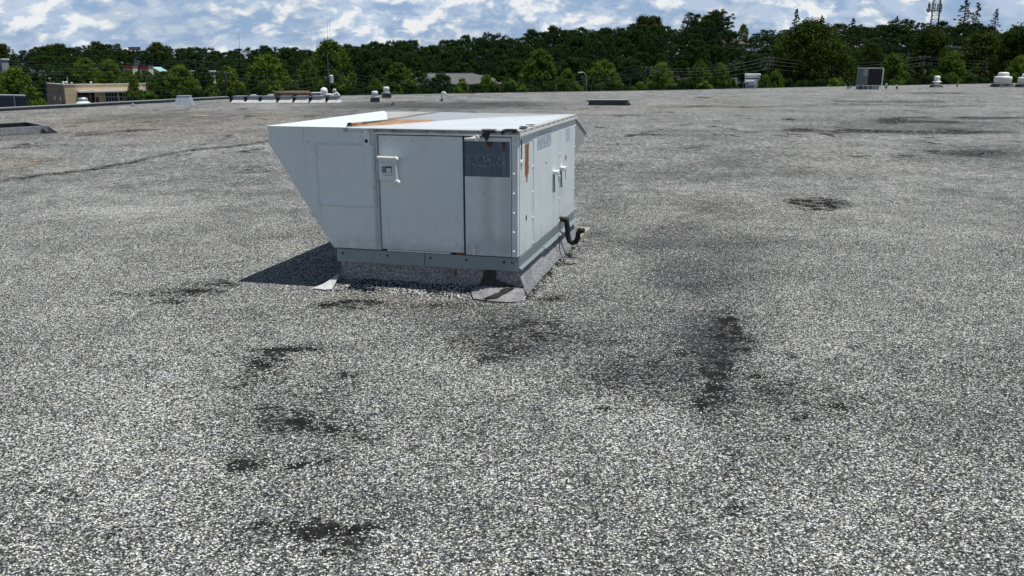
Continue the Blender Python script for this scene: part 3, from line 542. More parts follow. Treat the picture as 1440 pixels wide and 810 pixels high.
MB().lathe([(.02, 0), (.016, .004)], 14).build('punched_hole', M['black'], RU).matrix_local = Matrix.Translation((.006, .294, .712)) @ Matrix.Rotation(R(90), 4, 'Y') @ Matrix.Diagonal((1.5, 1, 1, 1))
MB().lathe([(.012, 0), (.01, .004)], 10).build('punched_hole', M['black'], RU).matrix_local = Matrix.Translation((.010, 1.13, 1.145)) @ Matrix.Rotation(R(90), 4, 'Y')
for y, z in ((1.55, .985), (1.94, .985)):
    h = MB().box(.010, .062, y-.075, y+.06, z-.005, z+.035).build('door_handle', M['pvc'], RU, bevel=.006)
    MB().tube([(.02, y-.05, z), (.03, y-.05, z-.19)], .007, 8).build('latch_shaft', M['galv'], h)
    MB().tube([(.05, y+.04, z), (.055, y+.045, z-.11)], .007, 8).build('lever', M['pvc'], h)
# disconnect switch
ds = MB().box(-1.333, -1.168, -.075, -.004, 1.077, 1.279).build('disconnect_switch', M['hoodside'], RU, bevel=.005)
MB().box(-1.298, -1.2, -.079, -.0752, 1.145, 1.205).build('rating_label', mat('blue_label', weathered((.10, .14, .2), .4, 0, .4, 0, 30., 0, (.5, .55, .6))), ds)
MB().box(-1.252, -1.205, -.081, -.0792, 1.148, 1.19).build('label_panel', M['pvc'], ds); MB().box(-1.256, -1.2, -.0815, -.0793, 1.194, 1.204).build('label_stripe', M['black'], ds)
for i in range(6): MB().box(-1.30+i*.018, -1.291+i*.018, -.0768, -.0752, 1.236, 1.246).build('printed_mark', M['letter'], ds)
MB().box(-1.29, -1.195, -.0768, -.0752, 1.12, 1.126).build('printed_line', M['letter'], ds)
MB().tube([(-1.335, -.085, 1.288), (-1.165, -.085, 1.284)], .014, 8).build('switch_bar', M['pvc'], ds)
MB().tube([(-1.158, -.10, 1.285), (-1.150, -.10, 1.17), (-1.140, -.10, 1.06)], .014, 8).build('switch_handle', M['pvc'], ds)
MB().lathe([(.026, 0), (.026, .035), (.02, .04)], 10).build('knuckle', M['pvc'], ds).matrix_local = Matrix.Translation((-1.15, -.08, 1.275)) @ Matrix.Rotation(R(90), 4, 'X')
MB().lathe([(.026, 0), (.026, .035), (.02, .04)], 10).build('knuckle', M['pvc'], ds).matrix_local = Matrix.Translation((-1.14, -.08, 1.06)) @ Matrix.Rotation(R(90), 4, 'X')
# handle at the top of the service panel, drain stub at its foot
hn = MB().tube([(-.385, -.05, 1.508-.025), (-.43, -.05, 1.475), (-.49, -.05, 1.468)], .016, 10, .010).build('panel_handle', M['pvc'], RU, smooth=True)
MB().lathe([(.028, 0), (.028, .05)], 12).build('handle_base', M['pvc'], hn).matrix_local = Matrix.Translation((-.38, 0, 1.478)) @ Matrix.Rotation(R(90), 4, 'X')
dn = MB().tube([(-.415, .0, .475), (-.415, -.05, .475), (-.412, -.065, .462), (-.405, -.07, .40)], .014, 10).build('drain_stub', M['pvc'], RU, smooth=True)
MB().lathe([(.03, 0), (.03, .006)], 12).build('escutcheon', M['trim'], dn).matrix_local = Matrix.Translation((-.415, -.003, .475)) @ Matrix.Rotation(R(90), 4, 'X')
# screws
scr = MB().lathe([(.012, 0), (.012, .003), (.008, .009), (.001, .011)], 8).mesh('screw', M['pvc'])
scrd = scr.copy(); scrd.materials[0] = M['darkmetal']
def screw(x, y, z, face='front'):
    use('screw', scr, RU, (x, y, z), (R(90), 0, 0) if face == 'front' else (0, R(90), 0))
for x in (-1.98, -1.82, -1.66, -1.52): screw(x, -.006, 1.378)
for x in (-1.98, -1.85, -1.62, -1.41): screw(x, -.006, .81)
for z in (.96, 1.13, 1.26): screw(-1.985, -.006, z); screw(-1.405, -.006, z-.01)
for p in ((-2.49, 1.52), (-2.40, 1.42), (-2.08, 1.41), (-1.84, .40), (-1.80, .40), (-1.74, .40), (-1.60, .40), (-1.45, .41)): screw(p[0], -.0005, p[1])
for x, z in ((-1.29, 1.44), (-1.17, 1.44), (-1.02, 1.44), (-.60, .47)): screw(x, -.004, z)
for z in (.44, .62, .80, .98, 1.16, 1.34, 1.46): screw(-.036, -.016, z)
for z in (.42, .67, .92, 1.17, 1.42): screw(.006, .565, z, 'right'); screw(.010, 1.84, z, 'right'); screw(.010, D-.035, z, 'right')
for x in (-1.77, -1.30, -.86, -.50, -.13, -.05): use('screw', scrd, RU, (x, -.0145, .335), (R(90), 0, 0))
screw(-1.472, -.016, 1.515); MB().lathe([(.018, 0), (.014, .004)], 12).build('bracket_hole', M['black'], RU).matrix_local = Matrix.Translation((-1.472, -.016, 1.43)) @ Matrix.Rotation(R(90), 4, 'X')
# lid with a cross break and turned-down edges
x0, x1, y0, y1 = -1.70, .022, -.022, D+.022; cx, cy = -.84, 1.385
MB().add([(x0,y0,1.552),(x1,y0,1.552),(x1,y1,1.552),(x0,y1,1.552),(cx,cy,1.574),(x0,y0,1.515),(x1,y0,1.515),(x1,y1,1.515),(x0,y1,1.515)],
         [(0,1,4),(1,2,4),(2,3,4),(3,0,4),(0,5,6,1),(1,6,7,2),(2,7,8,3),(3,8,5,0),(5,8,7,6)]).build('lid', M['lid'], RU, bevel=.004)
MB().box(-1.385, x1+.004, y0-.007, y0+.002, 1.498, 1.514).build('drip_edge', M['pvc'], RU)
MB().box(-1.385, x1-.002, y0-.003, y0+.001, 1.5145, 1.546).build('fascia', M['fascia'], RU)
MB().box(x1-.003, x1+.005, y0+.003, y1, 1.498, 1.520).build('drip_edge', M['trim'], RU)
for i in range(9): MB().lathe([(.008, 0), (.006, .005)], 6).build('screw', M['darkmetal'], RU).matrix_local = Matrix.Translation((-1.36+i*.165, y0-.001, 1.537)) @ Matrix.Rotation(R(90), 4, 'X')
for i in range(11): MB().lathe([(.008, 0), (.006, .005)], 6).build('screw', M['darkmetal'], RU).matrix_local = Matrix.Translation((x1+.001, .18+i*.25, 1.537)) @ Matrix.Rotation(R(90), 4, 'Y')
# tar daubs on the lid edge
def daub(pts, n, off, parent, m, th=.004, name='tar_daub'):
    MB().prism([tuple(np.array(p)+np.array(n)*off) for p in pts], np.array(n)*th).build(name, m, parent)
fr = lambda L: [(x, y0, z) for x, z in L]
daub(fr([(-.335,1.556),(-.20,1.556),(-.215,1.53),(-.245,1.532),(-.262,1.50),(-.272,1.47),(-.29,1.448),(-.30,1.47),(-.315,1.495),(-.335,1.50),(-.325,1.522),(-.31,1.53)]), (0,-1,0), .007, RU, M['tar'])
daub(fr([(-.14,1.556),(-.02,1.556),(.0,1.553),(-.01,1.535),(-.04,1.53),(-.045,1.545),(-.10,1.546),(-.125,1.53),(-.13,1.51),(-.145,1.52),(-.15,1.54)]), (0,-1,0), .007, RU, M['tar'])
tpz = lambda L: [(x, y, 1.5555+.02*min(1, max(0, y)) ) for x, y in L]
daub(tpz([(-.34,-.02),(-.19,-.02),(-.2,.0),(-.27,.02),(-.33,.01)]), (0,0,1), .002, RU, M['tar'])
daub(tpz([(-.14,-.02),(0.,-.02),(-.01,.03),(-.04,.06),(-.08,.075),(-.13,.05)]), (0,0,1), .002, RU, M['tar'])
daub([(x, y, z) for x, y, z in [(.02,.12,1.557),(.018,.30,1.557),(-.03,.38,1.562),(-.08,.36,1.564),(-.03,.30,1.562),(-.05,.22,1.560),(-.02,.14,1.558)]], (0,0,1), .002, RU, M['tar'])
daub([(-.05,.48,1.568),(.0,.52,1.562),(.018,.62,1.56),(-.01,.64,1.562),(-.05,.55,1.567)], (0,0,1), .002, RU, M['tar'])
for x in (-.92,): MB().box(x, x+.004, -.0225, -.0205, .256, ZB-.004).build('rail_joint', M['darkmetal'], RU)
MB().box(-.62, -.615, .011, .0185, .16, .235).build('curb_crack', M['tar'], RU)
# small exhaust hood on the rear face, seen past the right corner
MB().prism([(-.02, D, 1.50), (-.02, 3.56, 1.262), (-.02, 3.545, 1.235), (-.02, D, 1.04)], (.018, 0, 0)).build('exhaust_hood', M['lid'], RU)
MB().prism([(-.9, D, 1.50), (-.9, 3.56, 1.262), (-.9, 3.545, 1.235), (-.9, D, 1.04)], (.018, 0, 0)).build('exhaust_hood', M['lid'], RU)
MB().hexa([(-.9, D, 1.502), (.008, D, 1.502), (.008, 3.58, 1.258), (-.9, 3.58, 1.258)], [(-.9, D, 1.514), (.008, D, 1.514), (.008, 3.585, 1.270), (-.9, 3.585, 1.270)]).build('exhaust_hood_top', M['galv'], RU)
# condensate trap
tp_ = [(.0, 1.90, .425), (.05, 1.90, .432), (.085, 1.90, .41), (.095, 1.90, .36), (.105, 1.90, .24), (.125, 1.89, .185), (.16, 1.885, .165), (.20, 1.88, .18), (.222, 1.875, .22), (.228, 1.87, .285), (.25, 1.87, .315), (.30, 1.87, .318)]
ct = MB().tube(tp_, .030, 12).build('condensate_trap', M['black'], RU, smooth=True)
MB().tube([(.06, 1.90, .432), (.10, 1.90, .415)], .037, 12).build('elbow_collar', M['black'], ct); MB().tube([(.228, 1.87, .30), (.26, 1.87, .318)], .037, 12).build('elbow_collar', M['black'], ct)
MB().box(.011, .016, 1.85, 1.95, .37, .47).build('drain_flange', M['wood'], ct)
# loose cable from the rail down the curb
pts = [(.055, 1.62, .30), (.058, 1.62, .26), (.07, 1.60, .2), (.08, 1.58, .12), (.13, 1.52, .05), (.16, 1.47, .016), (.22, 1.46, .014), (.27, 1.52, .014)]
MB().tube(pts, .006, 6).build('loose_cable', M['black'], RU)
# flashing patches at the curb corners
def blob(cx, cy, rx, ry, n=18, seed=0, j=.18):
    r = random.Random(seed); return [(cx+rx*math.cos(2*math.pi*i/n)*(1+r.uniform(-j, j)), cy+ry*math.sin(2*math.pi*i/n)*(1+r.uniform(-j, j))) for i in range(n)]
# torn white flashing flap on the left corner
MB().add([(-WB-.004,-.005,.125),(-WB-.05,-.09,.085),(-WB-.11,-.14,.045),(-WB-.20,-.20,.012),(-WB-.05,-.23,.012),(-WB+.015,-.20,.016),(-WB+.02,-.12,.07),(-WB+.01,-.03,.125)],
         [(0,1,7),(1,6,7),(1,2,4),(1,4,5),(1,5,6),(2,3,4)]).build('torn_flashing', M['skirt'], RU)
# dark lapped sheet and grey skirt at the near corner
MB().prism([(-.32, .012, .262), (-.22, .012, .262), (-.215, .012, .15), (-.02, .012, .10), (.03, .0, .085), (-.40, .0, .085), (-.36, .012, .13)], (0, -.012, 0)).build('lapped_patch', M['tar'], RU)
sk = [(-.42, -.02, .092), (-.30, -.03, .10), (-.15, -.028, .098), (-.02, -.03, .10), (.06, .0, .09), (.09, -.10, .045), (.07, -.19, .014), (-.05, -.23, .012), (-.16, -.235, .012), (-.27, -.215, .012), (-.38, -.20, .016), (-.42, -.12, .05)]
c_ = (-.17, -.12, .075)
MB().add(sk+[c_], [(i, (i+1) % 12, 12) for i in range(12)][::-1]).build('asphalt_skirt', M['asphaltpatch'], RU)
MB().prism([(-.12, -.06, .09), (-.02, -.035, .104), (-.14, -.20, .035), (-.28, -.225, .022), (-.20, -.16, .05)], (0, 0, .006)).build('tar_smear', M['tar'], RU)

# wood block under the trap, and a stick
bl = [gnd(806.5, 331.8, .085), gnd(816.5, 332.4, .085), gnd(831, 319.5, .085), gnd(813, 319.2, .085)]
lo = [(p[0], p[1], .0) for p in bl]; mb = MB().hexa(lo, bl); wb = mb.build('wood_block', M['wood'], bevel=.006)
tag(wb, 'short weathered timber block on the gravel under the black drain trap', 'wood block')
a = gnd(803.5, 337, .10); b = gnd(814, 346, .012); st = MB().tube([a, b], .010, 6).build('metal_rod', M['galvlight']); tag(st, 'thin pale metal rod leaning on the gravel below the black trap', 'rod')

# ------------------------------------------------------------------ things on the roof
def lbox(mb, c, ux, vy, z0, z1, inset=0.):
    pass
# open skylight curb at left
NR = gnd(67.5, 176.5, .24); FRp = gnd(38, 171., .24); NLd = gnd(0, 180.5, .24)-NR; NLd /= np.linalg.norm(NLd); FD = FRp-NR; LF = np.linalg.norm(FD); FD /= LF
oc = empty('open_curb', (NR[0], NR[1], 0), label='low open roof curb with metal rim and dark inside, at the left edge of the photo', cat='roof curb')
def P(a, b, z): p = NLd*a+FD*b; return (p[0], p[1], z)
Lc = 3.4
for a0, a1, b0, b1 in ((0, Lc, 0, .08), (0, Lc, LF-.08, LF), (0, .08, .08, LF-.08), (Lc-.08, Lc, .08, LF-.08)):
    MB().hexa([P(a0, b0, 0), P(a1, b0, 0), P(a1, b1, 0), P(a0, b1, 0)], [P(a0, b0, .215), P(a1, b0, .215), P(a1, b1, .215), P(a0, b1, .215)]).build('curb_wall', M['capsheet'], oc)
    MB().hexa([P(a0-.0, b0-.0, .218), P(a1, b0, .218), P(a1, b1, .218), P(a0, b1, .218)], [P(a0, b0, .245), P(a1, b0, .245), P(a1, b1, .245), P(a0, b1, .245)]).build('metal_rim', M['greymetal'], oc)
MB().hexa([P(.08, .08, .004), P(Lc-.08, .08, .004), P(Lc-.08, LF-.08, .004), P(.08, LF-.08, .004)], [P(.08, .08, .05), P(Lc-.08, .08, .05), P(Lc-.08, LF-.08, .05), P(.08, LF-.08, .05)]).build('curb_floor', M['black'], oc)
for a0, a1, b0, b1 in ((.08, Lc-.08, .081, .10), (.08, Lc-.08, LF-.10, LF-.081), (.081, .10, .101, LF-.101)): MB().hexa([P(a0, b0, .05), P(a1, b0, .05), P(a1, b1, .05), P(a0, b1, .05)], [P(a0, b0, .212), P(a1, b0, .212), P(a1, b1, .212), P(a0, b1, .212)]).build('shade_lining', M['black'], oc)  # black lining and floor stand in for the shade inside the curb
MB().prism([P(-.01, -.01, .2), P(.25, -.02, .2), P(.1, -.2, .01), P(-.25, -.1, .01)], (0, 0, .012)).build('tar_patch', M['tar'], oc)

# seven curb boxes in a row
spans = [(325.5, 342.5), (346, 363.5), (366.5, 385.5), (391.5, 407.5), (414, 430.5), (437, 451.5), (460.5, 474.5)]
ords = ['leftmost', 'second from left', 'third from left', 'middle', 'fifth from left', 'sixth from left', 'rightmost']
for i, (xa, xb) in enumerate(spans):
    yb = 144.4; A_ = gnd(xa, yb); B_ = gnd(xb, yb); A_ = np.array([A_[0], A_[1], 0]); B_ = np.array([B_[0], B_[1], 0]); Wd = np.linalg.norm(B_-A_); ang = math.atan2(B_[1]-A_[1], B_[0]-A_[0])
    e = empty('vent_curb', A_, ang, label=f'{ords[i]} of the seven grey curb boxes with white flared skirts in a row before the trees', cat='roof curb', group='row of grey curb boxes with white skirts')
    MB().hexa([(-.06,-.0,0),(Wd+.10,-.0,0),(Wd+.06,1.1,0),(-.04,1.1,0)], [(0.05,.20,.17),(Wd-.03,.20,.17),(Wd-.03,.95,.17),(0.05,.95,.17)]).build('skirt', M['skirt'], e)
    MB().box(.04, Wd-.02, .19, .96, .172, .34).build('curb_box', M['greymetal'], e)
    MB().box(.02, Wd, .17, .98, .342, .365).build('cap', M['greymetal'], e)
    MB().box(-.13, -.02, .1, .9, .0, .30).build('side_panel', M['black'], e)
# weathered log lying across the curbs
a = at(385.5, 132.6, 52.0); b = at(435.5, 132.9, 53.0); a[2] = .50; b[2] = .50
lg = MB().tube([a, (a*.5+b*.5)+[0, 0, .015], b], .13, 10).build('timber_pole', M['darkwood'], smooth=True); tag(lg, 'long brown timber pole lying across the row of grey curb boxes', 'pole')
def smallbox(name, px0, px1, py0, py1, m, label, cat, depth=.4, base=0.):
    Yb = gnd((px0+px1)/2, 143)[1]; a = at(px0, py1, Yb+.5); b = at(px1, py0, Yb+.5)
    e = empty(name, ((a[0]+b[0])/2, Yb+.5, 0), 0, label=label, cat=cat); wd_ = (b[0]-a[0])/2
    MB().box(-wd_, wd_, 0, depth, base, b[2]-.03).build('housing', m, e); MB().box(-wd_-.02, wd_+.02, -.02, depth+.02, b[2]-.028, b[2]).build('cap', M['pvc'], e); return e
smallbox('junction_box', 352, 357.5, 133.3, 137, M['pvc'], 'small white box behind the second grey curb box', 'electrical box', .5)
smallbox('junction_box', 376.5, 383, 132.8, 137, M['pvc'], 'white box with cap behind the third grey curb box', 'electrical box', .5)
smallbox('equipment_cabinet', 437, 450, 130.2, 137, M['greymetal'], 'pale grey cabinet behind the sixth curb box, right of the brown timber pole', 'cabinet', .8)
Yp = 57.
def gooseneck(px, pyb, pyt, r, label, m=M['pvc'], hook=.22):
    g0 = gnd(px, pyb); zt = at(px, pyt, g0[1])[2]; e = empty('gooseneck_vent', (g0[0], g0[1], 0), 0, label=label, cat='vent pipe')
    MB().tube([(0, 0, 0), (0, 0, zt*.62)], r, 10).build('riser', m, e)
    pts = [(hook/2-hook/2*math.cos(t), 0, zt*.62+.02+(zt*.38-.02-r)*math.sin(t)) for t in np.linspace(0, math.pi, 9)]+[(hook, 0, zt*.55)]
    MB().tube(pts, r*1.15, 10).build('bend', m, e, smooth=True); MB().lathe([(r*2.2, 0), (r*1.6, .05), (r*1.3, .12)], 12).build('flashing_boot', M['tar'], e); return e
gooseneck(621.5, 142.3, 128.6, .055, 'white gooseneck vent pipe standing alone on the gravel in front of the trees')
gooseneck(381.0+7, 141, 129.0, .03, 'small white bent pipe rising behind the brown timber pole', hook=.12)
gooseneck(472.3, 136, 124.8, .045, 'white bent pipe beside the pile of fittings, right of the sixth curb box', hook=-.16)
# heap of fittings near the pipe
e = empty('conduit_fittings', (at(461, 130, 60)[0], 60, 0), 0, label='heap of white round fittings and tubing behind the rightmost curb box', cat='pipe fittings')
MB().lathe([(.05, 0), (.2, .08), (.26, .25), (.2, .42), (.06, .5)], 14, (-.25, 0, .15)).build('round_housing', M['pvc'], e, smooth=True)
MB().tube([(-.3, -.1, .12), (0, -.1, .2), (.35, -.05, .16), (.6, 0, .3), (.75, 0, .12)], .07, 8).build('tubing', M['pvc'], e); MB().box(-.75, -.5, -.1, .3, 0, .32).build('support_block', M['darkwood'], e)
MB().box(-.4, .8, -.25, .25, 0, .08).build('support_rail', M['darkwood'], e)

# galvanised tapered box
A_ = gnd(244.5, 147.6); B_ = gnd(269.5, 147.4); Wd = np.linalg.norm(B_-A_)
e = empty('tapered_vent', (A_[0], A_[1], 0), math.atan2(B_[1]-A_[1], B_[0]-A_[0]), label='bluish galvanised sheet metal box with tapered sides by the left roof edge', cat='roof vent')
MB().hexa([(0,0,0),(Wd,0,0),(Wd,1.0,0),(0,1.0,0)], [(.17,.15,.45),(Wd-.12,.15,.45),(Wd-.12,.85,.45),(.17,.85,.45)]).build('tapered_body', M['galvlight'], e)
MB().box(.14, Wd-.09, .12, .88, .452, .48).build('cap', M['galvlight'], e)
for x in (.32, .68): MB().hexa([(x*Wd-.01,-.012,0),(x*Wd+.01,-.012,0),(x*Wd+.01,0,0),(x*Wd-.01,0,0)], [(x*Wd-.01+.02,.138,.45),(x*Wd+.01+.02,.138,.45),(x*Wd+.01+.02,.15,.45),(x*Wd-.01+.02,.15,.45)]).build('seam_rib', M['galv'], e)

# pair of round exhaust vents on dark curbs
def exhaust(px, pyb, pyt, wpx, label):
    g0 = gnd(px, pyb); k = mpp(g0[1])*1.03; Hh = (pyb-pyt)*k; r = wpx*k/2
    e = empty('exhaust_vent', (g0[0], g0[1], 0), R(12), label=label, cat='roof vent', group='pair of white capped exhaust vents')
    MB().hexa([(-r,-r,0),(r,-r,0),(r,r,0),(-r,r,0)], [(-r*.95,-r*.95,Hh*.38),(r*.95,-r*.95,Hh*.38),(r*.95,r*.95,Hh*.38),(-r*.95,r*.95,Hh*.38)]).build('curb', M['capdark'], e)
    MB().box(-r*1.05, r*1.05, -r*1.05, r*1.05, Hh*.385, Hh*.43).build('flange', M['galv'], e)
    MB().lathe([(r*.95, Hh*.43), (r*.62, Hh*.56), (r*.6, Hh*.72)], 18).build('throat', M['membrane'], e, smooth=True)
    MB().lathe([(r*.62, Hh*.68), (r*.72, Hh*.70), (r*.70, Hh*.93), (r*.5, Hh*.99), (.02, Hh)], 18).build('hood', M['membrane'], e, smooth=True)
exhaust(527.5, 143.6, 129, 12, 'nearer white capped exhaust vent on a dark curb, left one of the pair')
exhaust(543.5, 137.5, 123, 12, 'farther white capped exhaust vent on a dark curb, right one of the pair')
def stub(px, pyb, pyt, r, m, label, cap=None):
    g0 = gnd(px, pyb); zt = max(.08, at(px, pyt, g0[1])[2]); e = empty('vent_pipe', (g0[0], g0[1], 0), 0, label=label, cat='vent pipe')
    MB().lathe([(r*1.9, 0), (r*1.3, .05), (r*1.1, zt*.4)], 10).build('flashing_boot', M['tar'], e); MB().tube([(0, 0, 0), (0, 0, zt)], r, 10).build('pipe', m, e)
    if cap: MB().lathe([(r*1.5, zt), (r*1.5, zt+.03), (.01, zt+.06)], 10).build('pipe_cap', cap, e)
stub(553, 148.6, 143.6, .07, M['galv'], 'short grey pipe stub in front of the pair of exhaust vents')
stub(187, 149.5, 145, .05, M['membrane'], 'short white pipe stub against the left parapet')
stub(1246.2, 124.6, 118.5, .07, M['greymetal'], 'short grey pipe just right of the condensing unit', M['pvc'])
stub(1260.8, 125.3, 120.5, .06, M['black'], 'short dark pipe with pale tip farther right of the condensing unit', M['pvc'])
stub(1345.8, 122, 116.6, .07, M['greymetal'], 'short grey pipe right of the small white mushroom vent')
stub(181, 186, 181, .03, M['galv'], 'thin bent metal stub alone on the gravel, right of the open curb')
# pipe stand left of the condenser
g0 = gnd(1194.5, 125); e = empty('pipe_support', (g0[0], g0[1], 0), 0, label='dark pipe support with two short posts left of the condensing unit', cat='pipe support')
MB().box(-.17, -.07, 0, .1, 0, .42).build('post', M['black'], e); MB().box(.08, .16, 0, .1, 0, .36).build('post', M['greymetal'], e); MB().box(-.2, .2, .02, .08, .2, .27).build('cross_bar', M['darkwood'], e)

# low dark curb, centre right
A_ = gnd(826.5, 148.2); B_ = gnd(884, 148.2); Wd = np.linalg.norm(B_-A_)
e = empty('low_curb', (A_[0], A_[1], 0), math.atan2(B_[1]-A_[1], B_[0]-A_[0]), label='long low dark grey curb with pale cap lying on the gravel right of the white unit', cat='roof curb')
MB().box(0, Wd, 0, .9, 0, .25).build('curb_wall', M['darkmetal'], e); MB().box(-.03, Wd+.05, -.03, .93, .253, .295).build('cap', M['greymetal'], e)
MB().prism([(Wd-.12, -.04, .2), (Wd+.02, -.02, .2), (Wd+.12, -.12, .008), (Wd-.2, -.12, .008)], (0, -.01, .01)).build('tar_patch', M['tar'], e)
MB().prism([(-.02, -.01, .2), (.05, -.01, .2), (.0, -.12, .008), (-.1, -.12, .008)], (0, -.01, .01)).build('tar_patch', M['greymetal'], e)

# condensing unit
g0 = gnd(1213, 126); yw = R(33); e = empty('condensing_unit', (g0[0], g0[1], 0), 0, label='boxy grey condensing unit with black coil face on sleepers, far right', cat='air conditioner')
k = mpp(g0[1]); 
def L(px, py, dy=0.): p = at(px, py, g0[1]+dy); return (p[0]-g0[0], dy, max(p[2], .0))
zt = L(1220, 95.3)[2]; zb = .36
xl = L(1204.5, 110, 1.1); xm = L(1219.8, 110); xr = L(1241.5, 110, .25)
al = (xl[0], 1.1); am = (xm[0], 0.); ar_ = (xr[0], .25); ab = (al[0]+ar_[0]-am[0], al[1]+ar_[1]-am[1])
def ring(pts, z, s=1.): c = np.mean(pts, 0); return [(c[0]+(p[0]-c[0])*s, c[1]+(p[1]-c[1])*s, z) for p in pts]
foot = [al, am, ar_, ab][::-1]; foot = [am, ar_, ab, al]
MB().hexa(ring(foot, zb), ring(foot, zt-.05)).build('casing', M['greygreen'], e)
MB().hexa(ring(foot, zt-.048, 1.03), ring(foot, zt, 1.03)).build('top_panel', M['trim'], e)
MB().hexa(ring(foot, zb-.06, 1.01), ring(foot, zb-.002, 1.01)).build('base_pan', M['membrane'], e)
fv = np.array([ar_[0]-am[0], ar_[1]-am[1]]); fn_ = np.array([fv[1], -fv[0]])/np.linalg.norm(fv)
def fp(s, z, o): return (am[0]+fv[0]*s+fn_[0]*o, am[1]+fv[1]*s+fn_[1]*o, z)
MB().prism([fp(.05, zb+.03, .003), fp(.93, zb+.03, .003), fp(.93, zt-.09, .003), fp(.05, zt-.09, .003)], (fn_[0]*.02, fn_[1]*.02, 0)).build('coil', M['black'], e)
for i in range(9): zq = zb+.1+i*(zt-zb-.2)/9; MB().prism([fp(.05, zq, .026), fp(.93, zq, .026), fp(.93, zq+.012, .026), fp(.05, zq+.012, .026)], (fn_[0]*.008, fn_[1]*.008, 0)).build('coil_guard', M['black'], e)
MB().prism([fp(.94, zb, .003), fp(1., zb, .003), fp(1., zt-.05, .003), fp(.94, zt-.05, .003)], (fn_[0]*.03, fn_[1]*.03, 0)).build('corner_post', M['trim'], e)
lv = np.array([am[0]-al[0], am[1]-al[1]]); ln = np.array([lv[1], -lv[0]])/np.linalg.norm(lv)
def lp(s, z, o): return (al[0]+lv[0]*s+ln[0]*o, al[1]+lv[1]*s+ln[1]*o, z)
MB().prism([lp(.62, zb+.75, .003), lp(.98, zb+.75, .003), lp(.98, zt-.12, .003), lp(.62, zt-.12, .003)], (ln[0]*.03, ln[1]*.03, 0)).build('electrical_panel', M['greymetal'], e)
for s0, s1 in ((.0, .3), (.55, .75)): MB().prism([lp(s0, 0, -.02), lp(s1, 0, -.02), lp(s1, zb-.062, -.02), lp(s0, zb-.062, -.02)], (-ln[0]*.5, -ln[1]*.5, 0)).build('sleeper', M['greymetal'], e)
for s0, s1 in ((.08, .2), (.32, .82)): MB().prism([fp(s0, 0, -.02), fp(s1, 0, -.02), fp(s1, zb-.062, -.02), fp(s0, zb-.062, -.02)], (-fn_[0]*.5, -fn_[1]*.5, 0)).build('sleeper', M['greymetal'], e)

# mushroom vents
def mushroom(px, pyb, pyt, wpx, label, big=True):
    g0 = gnd(px, pyb); k = mpp(g0[1])*1.03; Hh = (pyb-pyt)*k; r = wpx*k/2
    e = empty('mushroom_vent', (g0[0], g0[1], 0), R(8), label=label, cat='roof vent', group='white mushroom vents at the far right')
    MB().hexa([(-r*1.02,-r*1.02,0),(r*1.02,-r*1.02,0),(r*1.02,r*1.02,0),(-r*1.02,r*1.02,0)], [(-r*.8,-r*.8,Hh*.2),(r*.8,-r*.8,Hh*.2),(r*.8,r*.8,Hh*.2),(-r*.8,r*.8,Hh*.2)]).build('curb', M['capdark'], e)
    MB().box(-r*.85, r*.85, -r*.85, r*.85, Hh*.203, Hh*.25).build('flange', M['trim'], e)
    if big:
        MB().lathe([(r*.8, Hh*.25), (r*.98, Hh*.36), (r*1.0, Hh*.62), (r*.93, Hh*.70), (r*.62, Hh*.74)], 24).build('hood', M['trim'], e, smooth=True)
        MB().lathe([(r*.60, Hh*.742), (r*.62, Hh*.92), (r*.5, Hh*.98), (.02, Hh)], 24).build('motor_cap', M['pvc'], e, smooth=True)
    else:
        MB().lathe([(r*.5, Hh*.25), (r*.5, Hh*.38), (r*.82, Hh*.42), (r*.84, Hh*.50), (r*.55, Hh*.56)], 24).build('lower_hood', M['pvc'], e, smooth=True)
        MB().lathe([(r*.52, Hh*.562), (r*.6, Hh*.78), (r*.55, Hh*.95), (.02, Hh)], 24).build('hood', M['pvc'], e, smooth=True)
mushroom(1316.5, 122.8, 107.6, 13, 'small two tiered white mushroom vent between the condensing unit and the large vents', False)
mushroom(1409, 122.4, 103, 22, 'large white domed vent in front of dark trees near the right edge')
mushroom(1443, 122.6, 104.5, 22, 'large white domed vent cut off by the right edge of the photo')

# dark louvred cabinet and shiny dome beyond the left parapet
YB = 46.5; a = at(36, 134.2, YB); b = at(-40, 132., YB+1.5)
e = empty('dark_cabinet', (a[0], a[1], -.6), 0, label='dark blue louvred equipment cabinet beyond the parapet at the far left', cat='equipment cabinet')
wv = np.array([b[0]-a[0], 1.5]); H0 = a[2]+.6
def Q(s, t, z): return (wv[0]*s-.75*t, wv[1]*s+1.2*t, z)
MB().hexa([Q(0,0,0), Q(1,0,0), Q(1,1,0), Q(0,1,0)], [Q(0,0,H0-.05), Q(1,0,H0-.05), Q(1,1,H0-.05), Q(0,1,H0-.05)]).build('casing', M['darkmetal'], e)
MB().hexa([Q(-.01,-.03,H0-.047), Q(1,-.03,H0-.047), Q(1,1,H0-.047), Q(-.01,1,H0-.047)], [Q(-.01,-.03,H0), Q(1,-.03,H0), Q(1,1,H0), Q(-.01,1,H0)]).build('top_cap', M['greymetal'], e)
for i in range(10): z = .12+i*(H0-.25)/10; MB().hexa([Q(.02,-.025,z), Q(.98,-.025,z), Q(.98,-.005,z+.03), Q(.02,-.005,z+.03)], [Q(.02,-.02,z+.012), Q(.98,-.02,z+.012), Q(.98,-.0,z+.042), Q(.02,-.0,z+.042)]).build('louvre', M['darkmetal'], e)
for s in (.0, .215, .6): MB().hexa([Q(s-.012,-.04,.02), Q(s+.012,-.04,.02), Q(s+.012,-.028,.02), Q(s-.012,-.028,.02)], [Q(s-.012,-.04,H0-.05), Q(s+.012,-.04,H0-.05), Q(s+.012,-.028,H0-.05), Q(s-.012,-.028,H0-.05)]).build('mullion', M['greymetal'] if s else M['darkmetal'], e)
